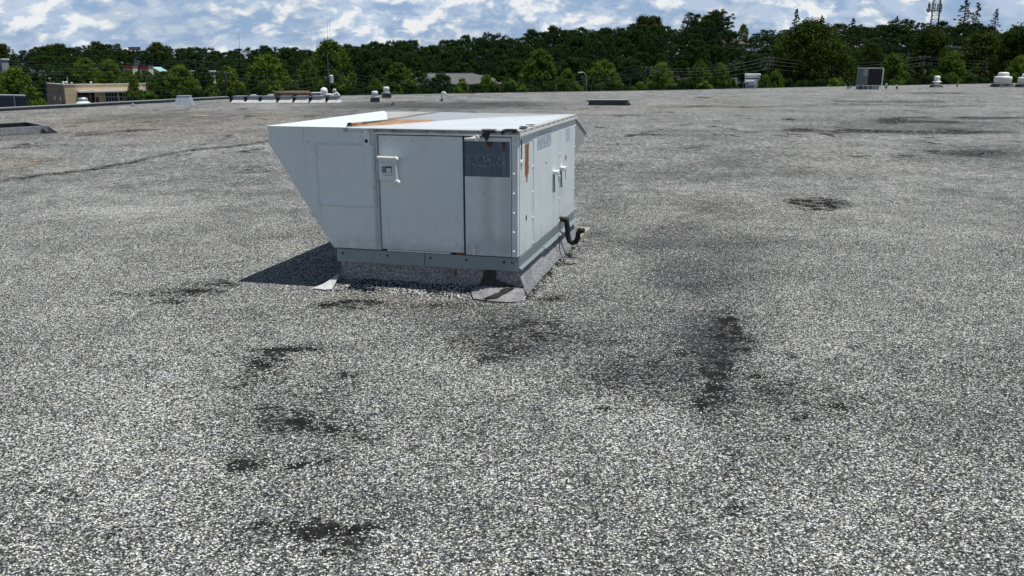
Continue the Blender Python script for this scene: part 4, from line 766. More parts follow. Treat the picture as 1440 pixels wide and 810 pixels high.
a = at(117.8, 150, 48.5); zt = at(117.8, 136.8, 48.5)[2]+.6; e = empty('dome_vent', (a[0], a[1], -.6), 0, label='shiny silver bell shaped vent behind the parapet in front of the tan building', cat='roof vent')
MB().lathe([(.45, 0), (.24, zt-.30), (.22, zt-.2)], 20).build('base_cone', M['galvlight'], e, smooth=True); MB().lathe([(.44, zt-.42), (.40, zt-.33), (.25, zt-.21)], 20).build('skirt_cone', M['membrane'], e, smooth=True)
MB().lathe([(.235, zt-.2), (.25, zt-.15), (.24, zt-.05), (.14, zt-.01), (.01, zt)], 20).build('bell', M['galvlight'], e, smooth=True)
# scattered litter: orange strip at far left
a = gnd(0, 234.5); b = gnd(28, 230.5); c = gnd(57, 226.)
sb = MB()
for p, q_ in ((a, b), (b, c)):
    n = np.array([0, .035, 0]); sb.hexa([p-n, q_-n, q_+n, p+n], [p-n+[0,0,.02], q_-n+[0,0,.02], q_+n+[0,0,.02], p+n+[0,0,.02]])
tag(sb.build('wood_strip', mat('raw_wood', weathered((.5, .3, .15), .8))), 'thin orange brown wood strip lying on the gravel at the left edge', 'wood strip')
g0 = gnd(280, 163); sb = MB(); sb.prism([(g0[0]-.4, g0[1], .006), (g0[0]+.3, g0[1]-.1, .006), (g0[0]+.35, g0[1]+.3, .006), (g0[0]-.3, g0[1]+.35, .006)], (0, 0, .015))
tag(sb.build('wood_sheet', mat('yellowed_wood', weathered((.5, .38, .2), .8))), 'flat yellowish board lying on the gravel below the tapered metal box', 'board')


# ------------------------------------------------------------------ trees
def leaves(centres, radii, per, size, seed, flat=1., up=.5, lens=1.6):
    r = np.random.default_rng(seed); n = len(centres)*per
    c = np.repeat(centres, per, 0); rad = np.repeat(radii, per)[:, None]
    d = r.normal(size=(n, 3)); d /= np.linalg.norm(d, axis=1)[:, None]
    p = c + d*rad*(r.random((n, 1))**.45)*np.array([1, 1, flat])
    nrm = d*.8 + r.normal(size=(n, 3))*.55 + np.array([0, 0, up]); nrm /= np.linalg.norm(nrm, axis=1)[:, None]
    t = np.cross(nrm, r.normal(size=(n, 3))); t /= np.linalg.norm(t, axis=1)[:, None]; b = np.cross(nrm, t)
    s = size*(.6+.8*r.random((n, 1)))
    q = np.stack([p-t*s*lens*.5, p+b*s*.42+nrm*s*.08, p+t*s*lens*.5, p-b*s*.42+nrm*s*.08], 1)
    return q.reshape(-1, 3)
def quadmesh(name, v, m):
    me = bpy.data.meshes.new(name); n = len(v)//4; me.vertices.add(len(v)); me.vertices.foreach_set('co', v.astype(np.float32).ravel())
    me.loops.add(n*4); me.loops.foreach_set('vertex_index', np.arange(n*4)); me.polygons.add(n)
    me.polygons.foreach_set('loop_start', np.arange(0, n*4, 4)); me.polygons.foreach_set('loop_total', np.full(n, 4)); me.update(); me.materials.append(m); return me
def proto(kind, seed, ncl, per, size, m):
    r = np.random.default_rng(seed); cs = []; rs = []
    if kind in ('broad', 'cone', 'round'):
        nl = 7; lobes = [(r.uniform(0, 6.28), r.uniform(.2, .9), r.uniform(.75, 1.2)) for _ in range(nl)]
        for i in range(ncl):
            t = .04+.94*r.random()**.85; a = r.uniform(0, 6.283)
            if kind == 'broad': env = .5*min(1, (max(0, 1-((t-.38)/.63)**2))**.62)
            elif kind == 'cone': env = .5*(1-t)**.72*min(1, .55+t*3.2)*1.12
            else: env = .5*min(1, (max(0, 1-((t-.45)/.56)**2))**.5)
            for la, lt, lk in lobes:
                w_ = math.exp(-((math.cos(a-la)-1)**2)*2.2-((t-lt)/.2)**2); env *= 1+(lk-1)*w_
            k = r.random()**.38; rad = .055+.055*r.random()
            env = max(env-rad*.7, .012); cs.append((env*k*math.cos(a), env*k*math.sin(a), t)); rs.append(rad)
        flat = .75
    elif kind == 'pine':
        lean = r.uniform(-.08, .08, 2)
        for i in range(ncl):
            t = .36+.62*r.random()**.8; a = r.uniform(0, 6.283); env = .5*(max(0, 1-((t-.62)/.42)**2))**.55*r.uniform(.35, 1.05)
            cs.append((env*math.cos(a)+lean[0]*t, env*math.sin(a)+lean[1]*t, t+r.uniform(-.02, .02))); rs.append(r.uniform(.05, .11))
        flat = .5
    elif kind == 'sparse':
        for i in range(ncl):
            t = .3+.7*(i+.5)/ncl; a = r.uniform(0, 6.283); env = .42*(1.05-t)*r.uniform(.3, 1.1)
            cs.append((env*1.25*math.cos(a), env*1.25*math.sin(a), t+r.uniform(-.012, .012))); rs.append(r.uniform(.03, .07)*(1.4-t*.55))
        flat = .35
    cs = np.array(cs); rs = np.array(rs)
    cr = quadmesh('crown', leaves(cs, rs, per, size, seed+1, flat), m)
    mb = MB(); top = .9 if kind != 'broad' else .8
    wob = [(r.uniform(-.012, .012), r.uniform(-.012, .012)) for _ in range(6)]
    mb.tube([(wob[i][0]*(i > 0), wob[i][1]*(i > 0), top*i/5-(.03 if i == 0 else 0)) for i in range(6)], .022, 6, .006)
    for i in range(0, len(cs), max(1, len(cs)//(26 if kind != 'sparse' else len(cs)))):
        z0 = max(.1, cs[i][2]-.12 if kind != 'sparse' else cs[i][2]-.02); mb.tube([(0, 0, z0), (cs[i][0]*.5, cs[i][1]*.5, (z0+cs[i][2])/2+.015), tuple(cs[i])], .007 if kind != 'sparse' else .005, 4, .002)
    return cr, mb.mesh('trunk', M['bark'])
PR = {}
for nm, kind, k, ncl, per, size, m in (('front', 'broad', 3, 230, 42, .026, 'leafA'), ('cone', 'cone', 2, 220, 42, .024, 'leafA'), ('forest', 'round', 5, 150, 60, .024, 'leafB'), ('pine', 'pine', 4, 95, 60, .021, 'needle'),
                                       ('bigdark', 'round', 2, 330, 44, .020, 'leafC'), ('sparse', 'sparse', 2, 60, 54, .015, 'deadneedle'), ('spire', 'sparse', 2, 44, 60, .020, 'needle'), ('bigpine', 'broad', 1, 640, 46, .015, 'leafC'), ('bush', 'round', 3, 70, 40, .05, 'leafA')):
    PR[nm] = [proto(kind, 100*len(PR)+i*7+3, ncl, per, size, M[m]) for i in range(k)]
cnt = {}
def tree(name, pr, px, pytop, Y, wpx, label, cat='tree', group=None, zbase=None, i=None, rz=None):
    p = at(px, pytop, Y); base = terr(p[0], p[1]) if zbase is None else zbase; wpx *= 1.3 if pr == 'cone' else 1.05
    j = cnt.get(pr, 0); cnt[pr] = j+1; cr, tk = PR[pr][(j if i is None else i) % len(PR[pr])]
    H = p[2]-float(base); W = wpx*mpp(Y)
    e = empty(name, (p[0], p[1], float(base)), random.uniform(0, 6.28) if rz is None else rz, label=label, cat=cat, group=group)
    use('crown', cr, e, scale=(W, W, H)); use('trunk', tk, e, scale=(W*.7+H*.3, W*.7+H*.3, H)); return e
# forest skyline read from the photo
SK = [(-40,66),(0,64),(12,72),(22,80),(38,72),(48,66),(62,62),(90,62),(112,66),(130,60),(165,64),(182,74),(205,66),(218,60),(238,68),(280,67),(322,70),(362,66),(388,66),(412,64),(440,70),(455,62),(490,62),(540,60),(558,56),(575,54),(592,66),(612,60),(640,54),(655,47),(690,48),(735,50),(748,43),(790,38),(812,34),(832,32),(848,40),(868,36),(882,30),(905,24),(928,26),(942,38),(960,42),(978,24),(998,20),(1018,18),(1032,36),(1045,52),(1065,42),(1092,44),(1125,40),(1150,34),(1175,38),(1195,30),(1230,30),(1290,30),(1330,28),(1362,32),(1390,36),(1412,44),(1428,38),(1480,34)]
skx = [a for a, b in SK]; sky_ = [b for a, b in SK]
def where(px):
    for lim, s in ((28, 'above the far left cabinet'), (60, 'left of the tan building'), (105, 'above the tan corner'), (150, 'above the white canopy'), (180, 'left of the sign posts'), (200, 'behind the sign posts'), (240, 'right of the sign posts'), (290, 'above the tapered box'),
                   (345, 'by the slim brown pole'), (395, 'above the timber pole'), (440, 'left of the tall utility pole'), (490, 'right of the tall utility pole'), (520, 'left of the exhaust vents'), (565, 'above the exhaust vents'), (615, 'above the shingle roof, left end'), (660, 'above the shingle roof, middle'),
                   (705, 'above the shingle roof, right end'), (745, 'left of the big rounded tree'), (785, 'behind the big rounded tree'), (820, 'above the street lamp'), (870, 'above the low dark curb'), (915, 'above the thin dark pole'), (960, 'left of the twin pines'), (1000, 'beneath the twin pines'), (1035, 'left of the brown house'),
                   (1075, 'above the white truck'), (1110, 'left behind the very large tree'), (1150, 'behind the very large tree'), (1190, 'right of the very large tree'), (1225, 'left above the condensing unit'), (1265, 'right above the condensing unit'), (1300, 'left of the radio tower'), (1335, 'under the radio tower'), (1375, 'under the two ragged pines'), (1415, 'above the large white vent'), (1600, 'at the right edge')):
        if px < lim: return s
rf = random.Random(11); nf = 0
def fore(px, top, Y, wl, pine, row=''):
    global nf; nf += 1
    if pine: tree('pine_tree', 'pine', px, top, Y, wl*.85, 'dark clumpy pine '+row+' of forest '+where(px), 'tree', 'dark pines in the forest')
    else: tree('forest_tree', 'forest', px, top, Y, wl, 'dark round tree '+row+' of forest '+where(px), 'tree', 'dark leafy trees in the forest')
px = -35
while px < 1485:
    s = float(np.interp(px, skx, sky_)); pine = (rf.random() < (.25 if px < 640 else .45)); hidden = 1022 < px < 1050
    if not hidden: fore(px, s+(rf.uniform(-2, 4) if px < 640 else rf.uniform(-4, 9)), 330+rf.uniform(-20, 15), rf.uniform(26, 40), pine, 'on the skyline')
    px += rf.uniform(12, 17)
for dy, Y, step, w0 in ((9, 290, 21, 36), (20, 262, 23, 38), (33, 240, 25, 38), (46, 222, 28, 38)):
    px = -30+rf.uniform(0, 10)
    while px < 1480:
        s = float(np.interp(px, skx, sky_)); top = s+dy*(1 if px > 700 else .8)+rf.uniform(-4, 4); hid = (1018 < px < 1052 and dy < 15) or (560 < px < 720 and top > 90) or (160 < px < 240 and 76 < top < 106) or (20 < px < 80 and 80 < top < 106) or (225 < px < 300 and 86 < top < 108)
        if top < 98 and not hid: fore(px, top, Y+rf.uniform(-8, 8), rf.uniform(.8, 1.2)*w0, rf.random() < .3, {9: 'just below the top', 20: 'in the upper half', 33: 'in the middle', 46: 'in the lower half'}[dy])
        px += rf.uniform(.8, 1.2)*step
# individual standouts on the skyline
tree('pine_tree', 'bigdark', 907, 22, 312, 52, 'tallest broad dark tree with flat rounded top, left of the twin tall pines', zbase=None)
tree('pine_tree', 'pine', 978, 18, 314, 34, 'tall dark rounded pine, left one of the twin pines above the low dark curb')
tree('pine_tree', 'pine', 1013, 14, 312, 44, 'tall dark broad pine, right one of the twin pines left of the brown house')
tree('forest_tree', 'front', 1046, 34, 316, 18, 'slim pale green tree standing beside the brown shingle house')
tree('spire_tree', 'spire', 1121, 13, 312, 30, 'thin dark tree sticking up alone above the big round tree')
tree('spire_tree', 'spire', 1156, 22, 318, 28, 'wispy pale thin tree sticking up behind the big round tree')
tree('spire_tree', 'spire', 1200, 26, 318, 34, 'short dark spiky pine on the skyline left of the radio tower')
tree('spire_tree', 'spire', 1262, 23, 318, 30, 'dark spiky treetop on the skyline, nearest left of the radio tower')
tree('dying_pine', 'sparse', 1360, -3, 308, 44, 'tall thin half dead pine with brown branches right of the radio tower')
tree('dying_pine', 'sparse', 1376, 4, 309, 34, 'tall thin nearly bare pine, middle of the three ragged pines at right')
tree('dying_pine', 'sparse', 1401, 12, 309, 26, 'thin leaning ragged pine, rightmost of the three sticking above the forest').rotation_euler[1] = .05
tree('forest_tree', 'round' if False else 'bigdark', 220, 60, 300, 34, 'dark treetop on the skyline just right of the sign on two posts')
tree('forest_tree', 'bigdark', 75, 62, 300, 58, 'broad dark tree on the skyline above the cream building at left')
tree('forest_tree', 'bigdark', 2, 62, 280, 34, 'dark tree cut off by the left edge of the photo, on the skyline')
tree('reddish_tree', 'sparse', 566, 60, 305, 14, 'reddish brown dying tree among the dark forest trees')
# nearer trees with lighter leaves
fl = [('front',20,96,96,74,'light green leafy tree behind the dark cabinet at the far left'),('front',-12,104,100,60,'light green tree cut off by the left edge behind the dark cabinet'),('cone',186,106,140,34,'narrow dark green tree in front of the right end of the tan building'),
 ('front',118,82,190,46,'green tree rising behind the middle of the tan building'),('front',152,84,195,44,'pale green tree rising behind the tan building, left of the red roofed building'),('front',252,93,112,58,'rounded light green tree directly behind the tapered metal box'),('front',374,77,118,72,'large light green tree behind the row of curb boxes'),
 ('front',318,94,125,50,'medium green tree just right of the brown pole, behind the leftmost curb box'),('front',462,58,130,74,'tall yellow green tree behind the tall utility pole with transformer'),('front',432,84,122,44,'light green tree between the big tree and the tall utility pole'),('forest',505,66,140,60,'dark green tree right of the tall utility pole'),
 ('front',560,90,118,62,'light green tree behind the pair of white exhaust vents'),('front',528,112,108,34,'small light green tree left of the pair of exhaust vents'),('front',685,106,112,40,'light green shrubby tree in front of the right end of the grey shingle roof'),('bush',650,112,110,38,'low green tree in front of the middle of the grey shingle roof'),
 ('bush',716,112,110,38,'low light green bush left of the big tree above the white unit'),('front',760,71,122,70,'big rounded light green tree behind the middle of the roof edge'),('front',798,98,118,36,'smaller light green tree nestled right of the big rounded one'),('front',848,85,118,62,'light green tree with pointed top above the low dark curb'),
 ('front',930,89,118,56,'light green tree with pointed top, right of the thin utility pole'),('front',958,112,112,24,'small bright bush between two light green trees'),('front',985,87,122,44,'light green tree, left one of the close pair left of the white truck'),('front',1013,90,122,42,'light green tree, right one of the close pair left of the white truck'),
 ('bigpine',1143,30,125,128,'very large dense green tree left of the condensing unit'),('front',1091,101,104,36,'light green bush overlapping the right end of the white truck'),('front',1258,76,125,52,'light green pointed tree directly right of the condensing unit'),('front',1340,74,125,60,'light green pointed tree between the small vent and the large vent'),
 ('bigdark',1312,42,155,78,'dark round tree under the radio tower'),('bigdark',1385,48,150,92,'large dark spreading tree behind the large white vent'),('bigdark',1436,36,140,78,'large dark tree at the right edge of the photo'),('front',1436,80,120,46,'light green tree at the right edge behind the large vents'),('bigdark',1225,62,170,50,'mid green round tree behind the condensing unit'),
 ('forest',620,104,150,40,'dark green low tree in front of the left end of the grey shingle roof'),('forest',590,100,150,46,'dark green tree at the left end of the grey shingle roof'),('forest',885,84,160,60,'dark green tree behind the thin utility pole'),('forest',720,84,170,60,'dark green tree left behind the big rounded light tree'),('forest',805,80,165,60,'dark green tree right behind the big rounded light tree'),
 ('forest',285,96,150,50,'dark green tree between the tapered box and the brown pole'),('forest',235,100,160,40,'dark green tree left behind the rounded tree at the tapered box'),('forest',340,88,160,50,'dark green tree behind the leftmost curb boxes'),('forest',1060,76,190,50,'dark green tree directly behind the white truck'),('forest',1185,80,165,46,'dark green tree between the very large tree and the condensing unit'),
 ('forest',100,96,200,60,'dark green tree behind the left part of the tan building'),('forest',60,90,175,50,'dark green tree above the left corner of the tan building'),('forest',540,84,165,60,'dark green tree left behind the tree at the exhaust vents')]
for pr, px, top, Y, wpx, lab in fl:
    tree({'front': 'leafy_tree', 'cone': 'pear_tree', 'forest': 'leafy_tree', 'bush': 'bush', 'bigpine': 'leafy_tree', 'bigdark': 'leafy_tree'}[pr] , pr, px, top, Y, wpx, lab, 'bush' if pr == 'bush' else 'tree')
rb = random.Random(5); k = 0; px = 208
while px < 1470:
    top = float(np.interp(px, [200, 480, 700, 960, 1440], [124, 117, 116, 112, 103]))+rb.uniform(-3, 4)
    if not (1030 < px < 1066) and not (75 < px < 205): tree('bush', 'bush' if k % 4 == 0 else 'forest', px, top+4, rb.uniform(100, 108) + max(0, (px-960)*.03), rb.uniform(30, 44), 'low green bush at the far roof edge, '+where(px), 'bush', 'low bushes beyond the far roof edge')
    k += 1; px += rb.uniform(17, 26)
for px, top, Y in ((180, 99, 200), (193, 101, 205), (207, 100.5, 200), (221, 102, 205), (236, 105, 190), (258, 105, 180), (276, 107, 180), (292, 105, 185), (48, 106, 190), (60, 105, 192)): tree('leafy_tree', 'front', px, top, Y, 24, 'mid green tree hiding the foot of the small buildings left of the tapered box', 'tree', 'trees hiding the small far buildings')
tree('bush', 'bush', 1029, 112, 100, 26, 'green bush hiding the foot of the small white box left of the truck', 'bush')
tree('bush', 'front', 1076, 106, 100, 34, 'light green bush in front of the right end of the white truck', 'bush')
for px in (55, 205): tree('bush', 'bush', px, 138, 140, 22, 'green bush at the %s end of the tan building' % ('left' if px < 100 else 'right'), 'bush')

# ------------------------------------------------------------------ buildings, cars, poles
GZ = -5.4
def frame(px0, Y0, px1, Y1):                                     # local frame along a facade
    a = at(px0, 100, Y0); b = at(px1, 100, Y1); a[2] = b[2] = 0; return a, math.atan2(b[1]-a[1], b[0]-a[0]), float(np.linalg.norm(b-a))
a, an, W = frame(87.5, 148, 203, 156)
e = empty('garage_building', (a[0], a[1], GZ), an, label='tan block garage building with overhead doors and a long white canopy at left', cat='building')
H = at(87.5, 119.5, 148)[2]-GZ; k = W/(203-87.5)
def bx(px): return (px-87.5)*k
ops = [(105, 127, 0, 2.55+.35, 'darkred'), (143.5, 160, 0, 2.6, 'glass'), (163, 184, 0, 2.6, 'glass')]
CHt = 3.05
segs = [(0, 104.5), (128, 143), (160.5, 162.5), (184.5, 203)]
mb = MB(); mb.box(0, W, 0, .4, CHt+.25, H)
for s0, s1 in segs: mb.box(bx(s0) if s0 else 0, bx(s1), 0, .4, 0, CHt+.25)
mb.build('front_wall', M['tan'], e)
MB().box(-.0, .4, .41, 14, 0, H).build('side_wall', M['brownwall'], e); MB().box(.41, W, .41, 14, H-.3, H-.15).build('roof', M['greymetal'], e)
mb = MB(); mb.box(.41, W, 1.6, 1.8, 0, H-.31); mb.build('inner_wall', M['darkred'], e)
MB().box(-.08, W+.08, -.08, .42, H+.003, H+.14).build('coping', M['trim'], e); MB().box(-.08, .42, .43, 14.1, H+.003, H+.14).build('coping', M['trim'], e)
for i in range(11): MB().box(bx(88)+i*W/11, bx(88)+i*W/11+.03, -.006, -.001, .1, H-.1).build('pilaster_joint', M['brownwall'], e) if i in (2, 5, 8) else None
MB().box(bx(104), bx(198), -1.3, -.002, CHt, CHt+.28).build('canopy', M['pvc'], e)
for s0, s1 in ((143.5, 160), (163, 184)):
    d_ = MB().box(bx(s0), bx(s1), .3, .36, 0, CHt).build('overhead_door', M['greymetal'], e)
    for i in range(4):
        for j in range(4):
            w0 = (bx(s1)-bx(s0))/4; MB().box(bx(s0)+i*w0+.07, bx(s0)+(i+1)*w0-.07, .28, .299, .15+j*.7, .72+j*.7).build('pane', M['glass'], d_)
MB().box(bx(129), bx(133), -.02, -.002, 0, 2.2).build('door', M['darkred'], e); MB().box(bx(121), bx(123), .1, .35, 0, 2.9).build('door_post', M['brownwall'], e)
for s0 in (3.3, 7.5): MB().box(-.02, -.002, s0, s0+.9, 1.6, 2.3).build('notice', M['pvc'], e)
MB().box(-.02, -.002, 1.4, 2.8, .1, 1.5).build('side_door', M['darkred'], e); MB().box(-.02, -.002, 2.4, 4.3, 3.0, 3.7).build('window', M['glass'], e)
for px_, hh in ((46+40, .5), (97, .55), (104, .35), (131, .45)): MB().lathe([(.15, H), (.15, H+hh*.7), (.25, H+hh*.75), (.05, H+hh)], 8, (max(.6, bx(px_)), 3., 0)).build('roof_vent', M['pvc'], e)
MB().box(1.0, 1.12, 2, 2.1, H, H+1.2).build('antenna_mast', M['greymetal'], e)

def car(px, Y, m, label, rz, cat='car'):
    p = at(px, 140, Y); e = empty('parked_car', (p[0], p[1], GZ), rz, label=label, cat=cat)
    MB().prism([(-2.2,-.85,.35),(2.2,-.85,.35),(2.25,-.85,.75),(1.3,-.85,.95),(-1.9,-.85,1.0),(-2.25,-.85,.85)], (0, 1.7, 0)).build('body', m, e, bevel=.06)
    cb = MB().hexa([(-1.7,-.78,.99),(.95,-.78,.96),(.95,.78,.96),(-1.7,.78,.99)], [(-1.2,-.62,1.42),(.25,-.62,1.42),(.25,.62,1.42),(-1.2,.62,1.42)]).build('cabin', M['glass'], e)
    MB().hexa([(-1.22,-.63,1.424),(.27,-.63,1.424),(.27,.63,1.424),(-1.22,.63,1.424)], [(-1.1,-.55,1.46),(.15,-.55,1.46),(.15,.55,1.46),(-1.1,.55,1.46)]).build('car_roof', m, e)
    for x in (-1.35, 1.4):
        for y in (-.86, .70): MB().tube([(x, y, .33), (x, y+.18, .33)], .33, 14).build('wheel', M['tyre'], e)
    for y in (-.6, .6): MB().box(2.2, 2.27, y-.18, y+.18, .62, .74).build('headlight', M['pvc'], e)
car(150, 141, M['carwhite'], 'white sedan parked in front of the glass overhead doors of the tan building', an+.1)
car(87, 137, M['cardark'], 'dark sedan parked at the corner of the tan building', an-.05)
car(67, 139, M['carwhite'], 'white car partly hidden by the parapet, leftmost of the parked cars', an+.2)
car(133, 146, M['cardark'], 'dark car parked under the canopy right of the silver bell vent', an+1.5)
# other buildings among the trees
def simple_building(name, px0, px1, pyt, Y0, Y1, wall, label, depth=12, roofm=None, band=None, wins=0):
    a, an, W = frame(px0, Y0, px1, Y1); z0 = float(terr(a[0], a[1])); z0 = at(px0, pyt, Y0)[2]-3.2; H = at(px0, pyt, Y0)[2]-z0
    e = empty(name, (a[0], a[1], z0), an, label=label, cat='building')
    MB().box(0, W, 0, depth, 0, H-.02).build('wall', wall, e); MB().box(-.2, W+.2, -.2, depth+.2, H, H+.3).build('roof', roofm or M['greymetal'], e)
    if band: MB().box(-.1, W+.1, -.15, -.003, H-band[1], H-.01).build('fascia_band', band[0], e)
    for i in range(wins): MB().box(W*(i+.25)/wins, W*(i+.75)/wins, -.05, -.003, .8, 2.2).build('window', M['glass'], e)
    return e
simple_building('cream_building', 44, 62, 99.5, 215, 215, M['creamwall'], 'small cream building showing between trees above the tan building', 4, M['membrane'], None, 2)
simple_building('shop_building', 174, 187, 92.5, 230, 230, M['creamwall'], 'cream shop with red roof band left of the sign posts, seen between trees', 3, M['darkred'], (M['red'], .75), 2)
simple_building('shop_building', 197, 209, 93.2, 228, 228, M['creamwall'], 'cream shop with red roof band right of the sign posts, seen between trees', 3, M['darkred'], (M['red'], .75), 1)
a, an, W = frame(210, 232, 224, 232); z0 = at(210, 101, 232)[2]-1.5
e = empty('small_pavilion', (a[0], a[1], z0), an, label='small building with pale teal sloped roof right of the red banded shop', cat='building')
MB().box(.2, W-.2, 0, 5, 0, 1.5).build('wall', M['creamwall'], e); MB().prism([(-.2, -.3, 1.52), (W+.4, -.3, 1.52), (W*.35, -.3, 2.7)], (0, 5.6, 0)).build('roof', M['teal'], e)
simple_building('white_building', 231, 241, 101.8, 225, 225, M['pvc'], 'tiny white flat building between trees left of the tapered box', 3, M['pvc'])
simple_building('white_building', 262, 294, 101.2, 205, 205, M['creamwall'], 'long white roofed building glimpsed above the tapered metal box', 4, M['pvc'])
simple_building('white_building', -6, 4, 84, 215, 215, M['greymetal'], 'pale grey building cut off by the left edge of the photo', 3, M['pvc'], None, 1)
# long grey shingle roof
a, an, W = frame(588, 185, 706, 190); zt = at(600, 104, 189)[2]; ze = at(600, 119, 184)[2]; z0 = GZ
e = empty('shingle_roof_building', (a[0], a[1], z0), an, label='long low building with grey shingle hip roof showing between the trees', cat='building')
MB().box(.5, W-.5, .5, 17, 0, ze-z0).build('wall', M['brownwall'], e)
MB().add([(-1, -1, ze-z0+.01), (W+3.5, -1, ze-z0+.01), (W+3.5, 19, ze-z0+.01), (-1, 19, ze-z0+.01), (-1+1, 9, zt-z0), (W-4, 9, zt-z0)], [(0, 1, 5, 4), (1, 2, 5), (2, 3, 4, 5), (3, 0, 4), (0, 3, 2, 1)]).build('roof', M['shingle'], e)
MB().box(-.2, W-3.9, 8.9, 9.1, zt-z0-.02, zt-z0+.12).build('ridge_cap', M['greymetal'], e)
# brown shingle house in the woods
a, an, W = frame(1027, 300, 1049, 306); zt = at(1036, 52, 303)[2]; zr = at(1036, 61.5, 300)[2]; z0 = zr-6
e = empty('brown_house', (a[0], a[1], z0), an, label='house with brown shingle roof among the trees right of the twin pines', cat='house')
MB().box(.5, W-.5, .5, 9, 0, 6).build('wall', M['creamwall'], e)
MB().add([(0, 0, 6.02), (W, 0, 6.02), (W, 9.5, 6.02), (0, 9.5, 6.02), (W*.3, 4.7, zt-z0), (W*.85, 4.7, zt-z0)], [(0, 1, 5, 4), (1, 2, 5), (2, 3, 4, 5), (3, 0, 4), (0, 3, 2, 1)]).build('roof', M['brownshingle'], e)
MB().prism([(0, -.5, 6.05), (W*.34, -.5, 6.05), (W*.17, -.5, 7.7)], (0, 5, 0)).build('gable', M['brownshingle'], e)
for x in (.25, .6): MB().box(W*x, W*x+.9, .44, .497, 3.6, 5.1).build('window', M['glass'], e)
# box truck / white trailer behind the roof edge
a, an, W = frame(1048, 112, 1069, 112); an = -.26; zt = at(1050, 104.0, 112)[2]
e = empty('box_truck', (a[0], a[1], GZ), an, label='white box truck parked beyond the roof edge, partly hidden by a bush', cat='truck')
Ht = zt-GZ
MB().box(0, W, 0, 4, 1.0, Ht-.25).build('cargo_box', M['membrane'], e, bevel=.04); MB().box(-.04, W+.05, -.04, 4.04, Ht-.24, Ht).build('top_rail', M['pvc'], e, bevel=.03)
MB().box(.1, W-.1, -.03, -.003, Ht-.62, Ht-.50).build('dark_band', M['black'], e); MB().box(.06, W-.06, -.02, -.002, Ht-.48, Ht-.27).build('grey_band', M['galvlight'], e)
kk = W/(1071-1046.5)
cbn = MB().prism([(-1*kk, -2.0, .8), (17*kk, -2.0, .8), (17*kk, -2.0, Ht-.88), (14*kk, -2.0, Ht-.76), (1*kk, -2.0, Ht-.80), (-1*kk, -2.0, Ht-1.0)], (0, 1.9, 0)).build('cab', M['carwhite'], e, bevel=.06)
MB().box(-.6*kk, 1.8*kk, -2.02, -2.003, Ht-1.9, Ht-1.05).build('side_window', M['glass'], cbn); MB().box(3*kk, 6*kk, -2.02, -2.003, Ht-1.2, Ht-1.05).build('mirror', M['black'], cbn)
for i in range(7): MB().box((3+i*2)*kk, (4+i*2)*kk, -2.10, -2.003, Ht-2.2, Ht-1.35).build('rail_slat', M['greymetal'], cbn)
MB().box(2*kk, 17*kk, -2.13, -2.101, Ht-1.34, Ht-1.29).build('rail', M['greymetal'], cbn)
for x in (.3, W-.9): MB().tube([(x, -.2, .5), (x, .2, .5)], .5, 16).build('wheel', M['tyre'], e)
a = at(1034, 113, 112); e = empty('utility_cabinet', (a[0]-.3, a[1], GZ), 0, label='small white box between the bushes left of the box truck', cat='cabinet'); zt = at(1034, 109.5, 112)[2]-GZ
MB().box(0, .5, 0, .5, 0, zt-.08).build('housing', M['membrane'], e); MB().box(-.03, .53, -.03, .53, zt-.078, zt).build('lid', M['pvc'], e)
# sign on two posts
YS = 235.; a = at(181, 66, YS); b = at(197, 70.7, YS); z0 = float(terr(a[0], YS)); W = b[0]-a[0]
e = empty('pole_sign', (a[0], YS, z0), 0, label='dark roadside sign board on two tall posts above the trees at left', cat='sign')
sb = MB().box(0, W, -.3, .3, b[2]-z0, a[2]-z0).build('sign_board', M['darkmetal'], e)
for x in (.37, .70): MB().box(W*x-.16, W*x+.16, -.1, .1, 0, b[2]-z0).build('post', M['pole'], e)
MB().box(W*.37, W*.75, -.3, .1, at(1, 91, YS)[2]-z0, at(1, 88, YS)[2]-z0).build('lower_board', M['greymetal'], e); MB().box(W*.4, W*.72, -.3, .1, at(1, 87, YS)[2]-z0, at(1, 84.5, YS)[2]-z0).build('lower_board', M['greymetal'], e)
hb = a[2]-b[2]
for i in range(8):                                               # pale block letters, too far off to read
    gx = W*(.05+.115*i); z_ = b[2]-z0+hb*.2
    MB().box(gx, gx+W*.03, -.33, -.302, z_, z_+hb*.6).build('sign_letter', M['membrane'], sb)
    if i % 3 != 1: MB().box(gx+W*.031, gx+W*.08, -.33, -.302, z_+hb*.42, z_+hb*.6).build('sign_letter', M['membrane'], sb)
    if i % 2: MB().box(gx+W*.031, gx+W*.07, -.33, -.302, z_, z_+hb*.16).build('sign_letter', M['membrane'], sb)
# radio tower
YT = 330.; c = at(1316, 0, YT); zb_ = float(terr(c[0], YT)); k = mpp(YT); zt = at(1316, -14, YT)[2]
e = empty('radio_tower', (c[0], YT, zb_), R(15), label='dark lattice radio tower with antennas rising above the forest at right', cat='tower')
hw = 5.2*k; Ht = zt-zb_
tw = [(hw, -hw*.6), (-hw, -hw*.6), (0, hw)]
for x, y in tw: MB().tube([(x*1.15, y*1.15, 0), (x*.9, y*.9, Ht)], .28 if x > 0 else .13, 5).build('tower_leg', M['darkmetal'], e)
nb = 16
for i in range(nb):
    for j in range(3):
        p, q_ = tw[j], tw[(j+1) % 3]; za, zc = Ht*i/nb, Ht*(i+1)/nb
        MB().tube([(p[0], p[1], za), (q_[0], q_[1], zc)], .055, 3).build('brace', M['darkmetal'], e); MB().tube([(p[0], p[1], zc), (q_[0], q_[1], zc)], .055, 3).build('brace', M['darkmetal'], e)
za = at(1316, 12.5, YT)[2]-zb_
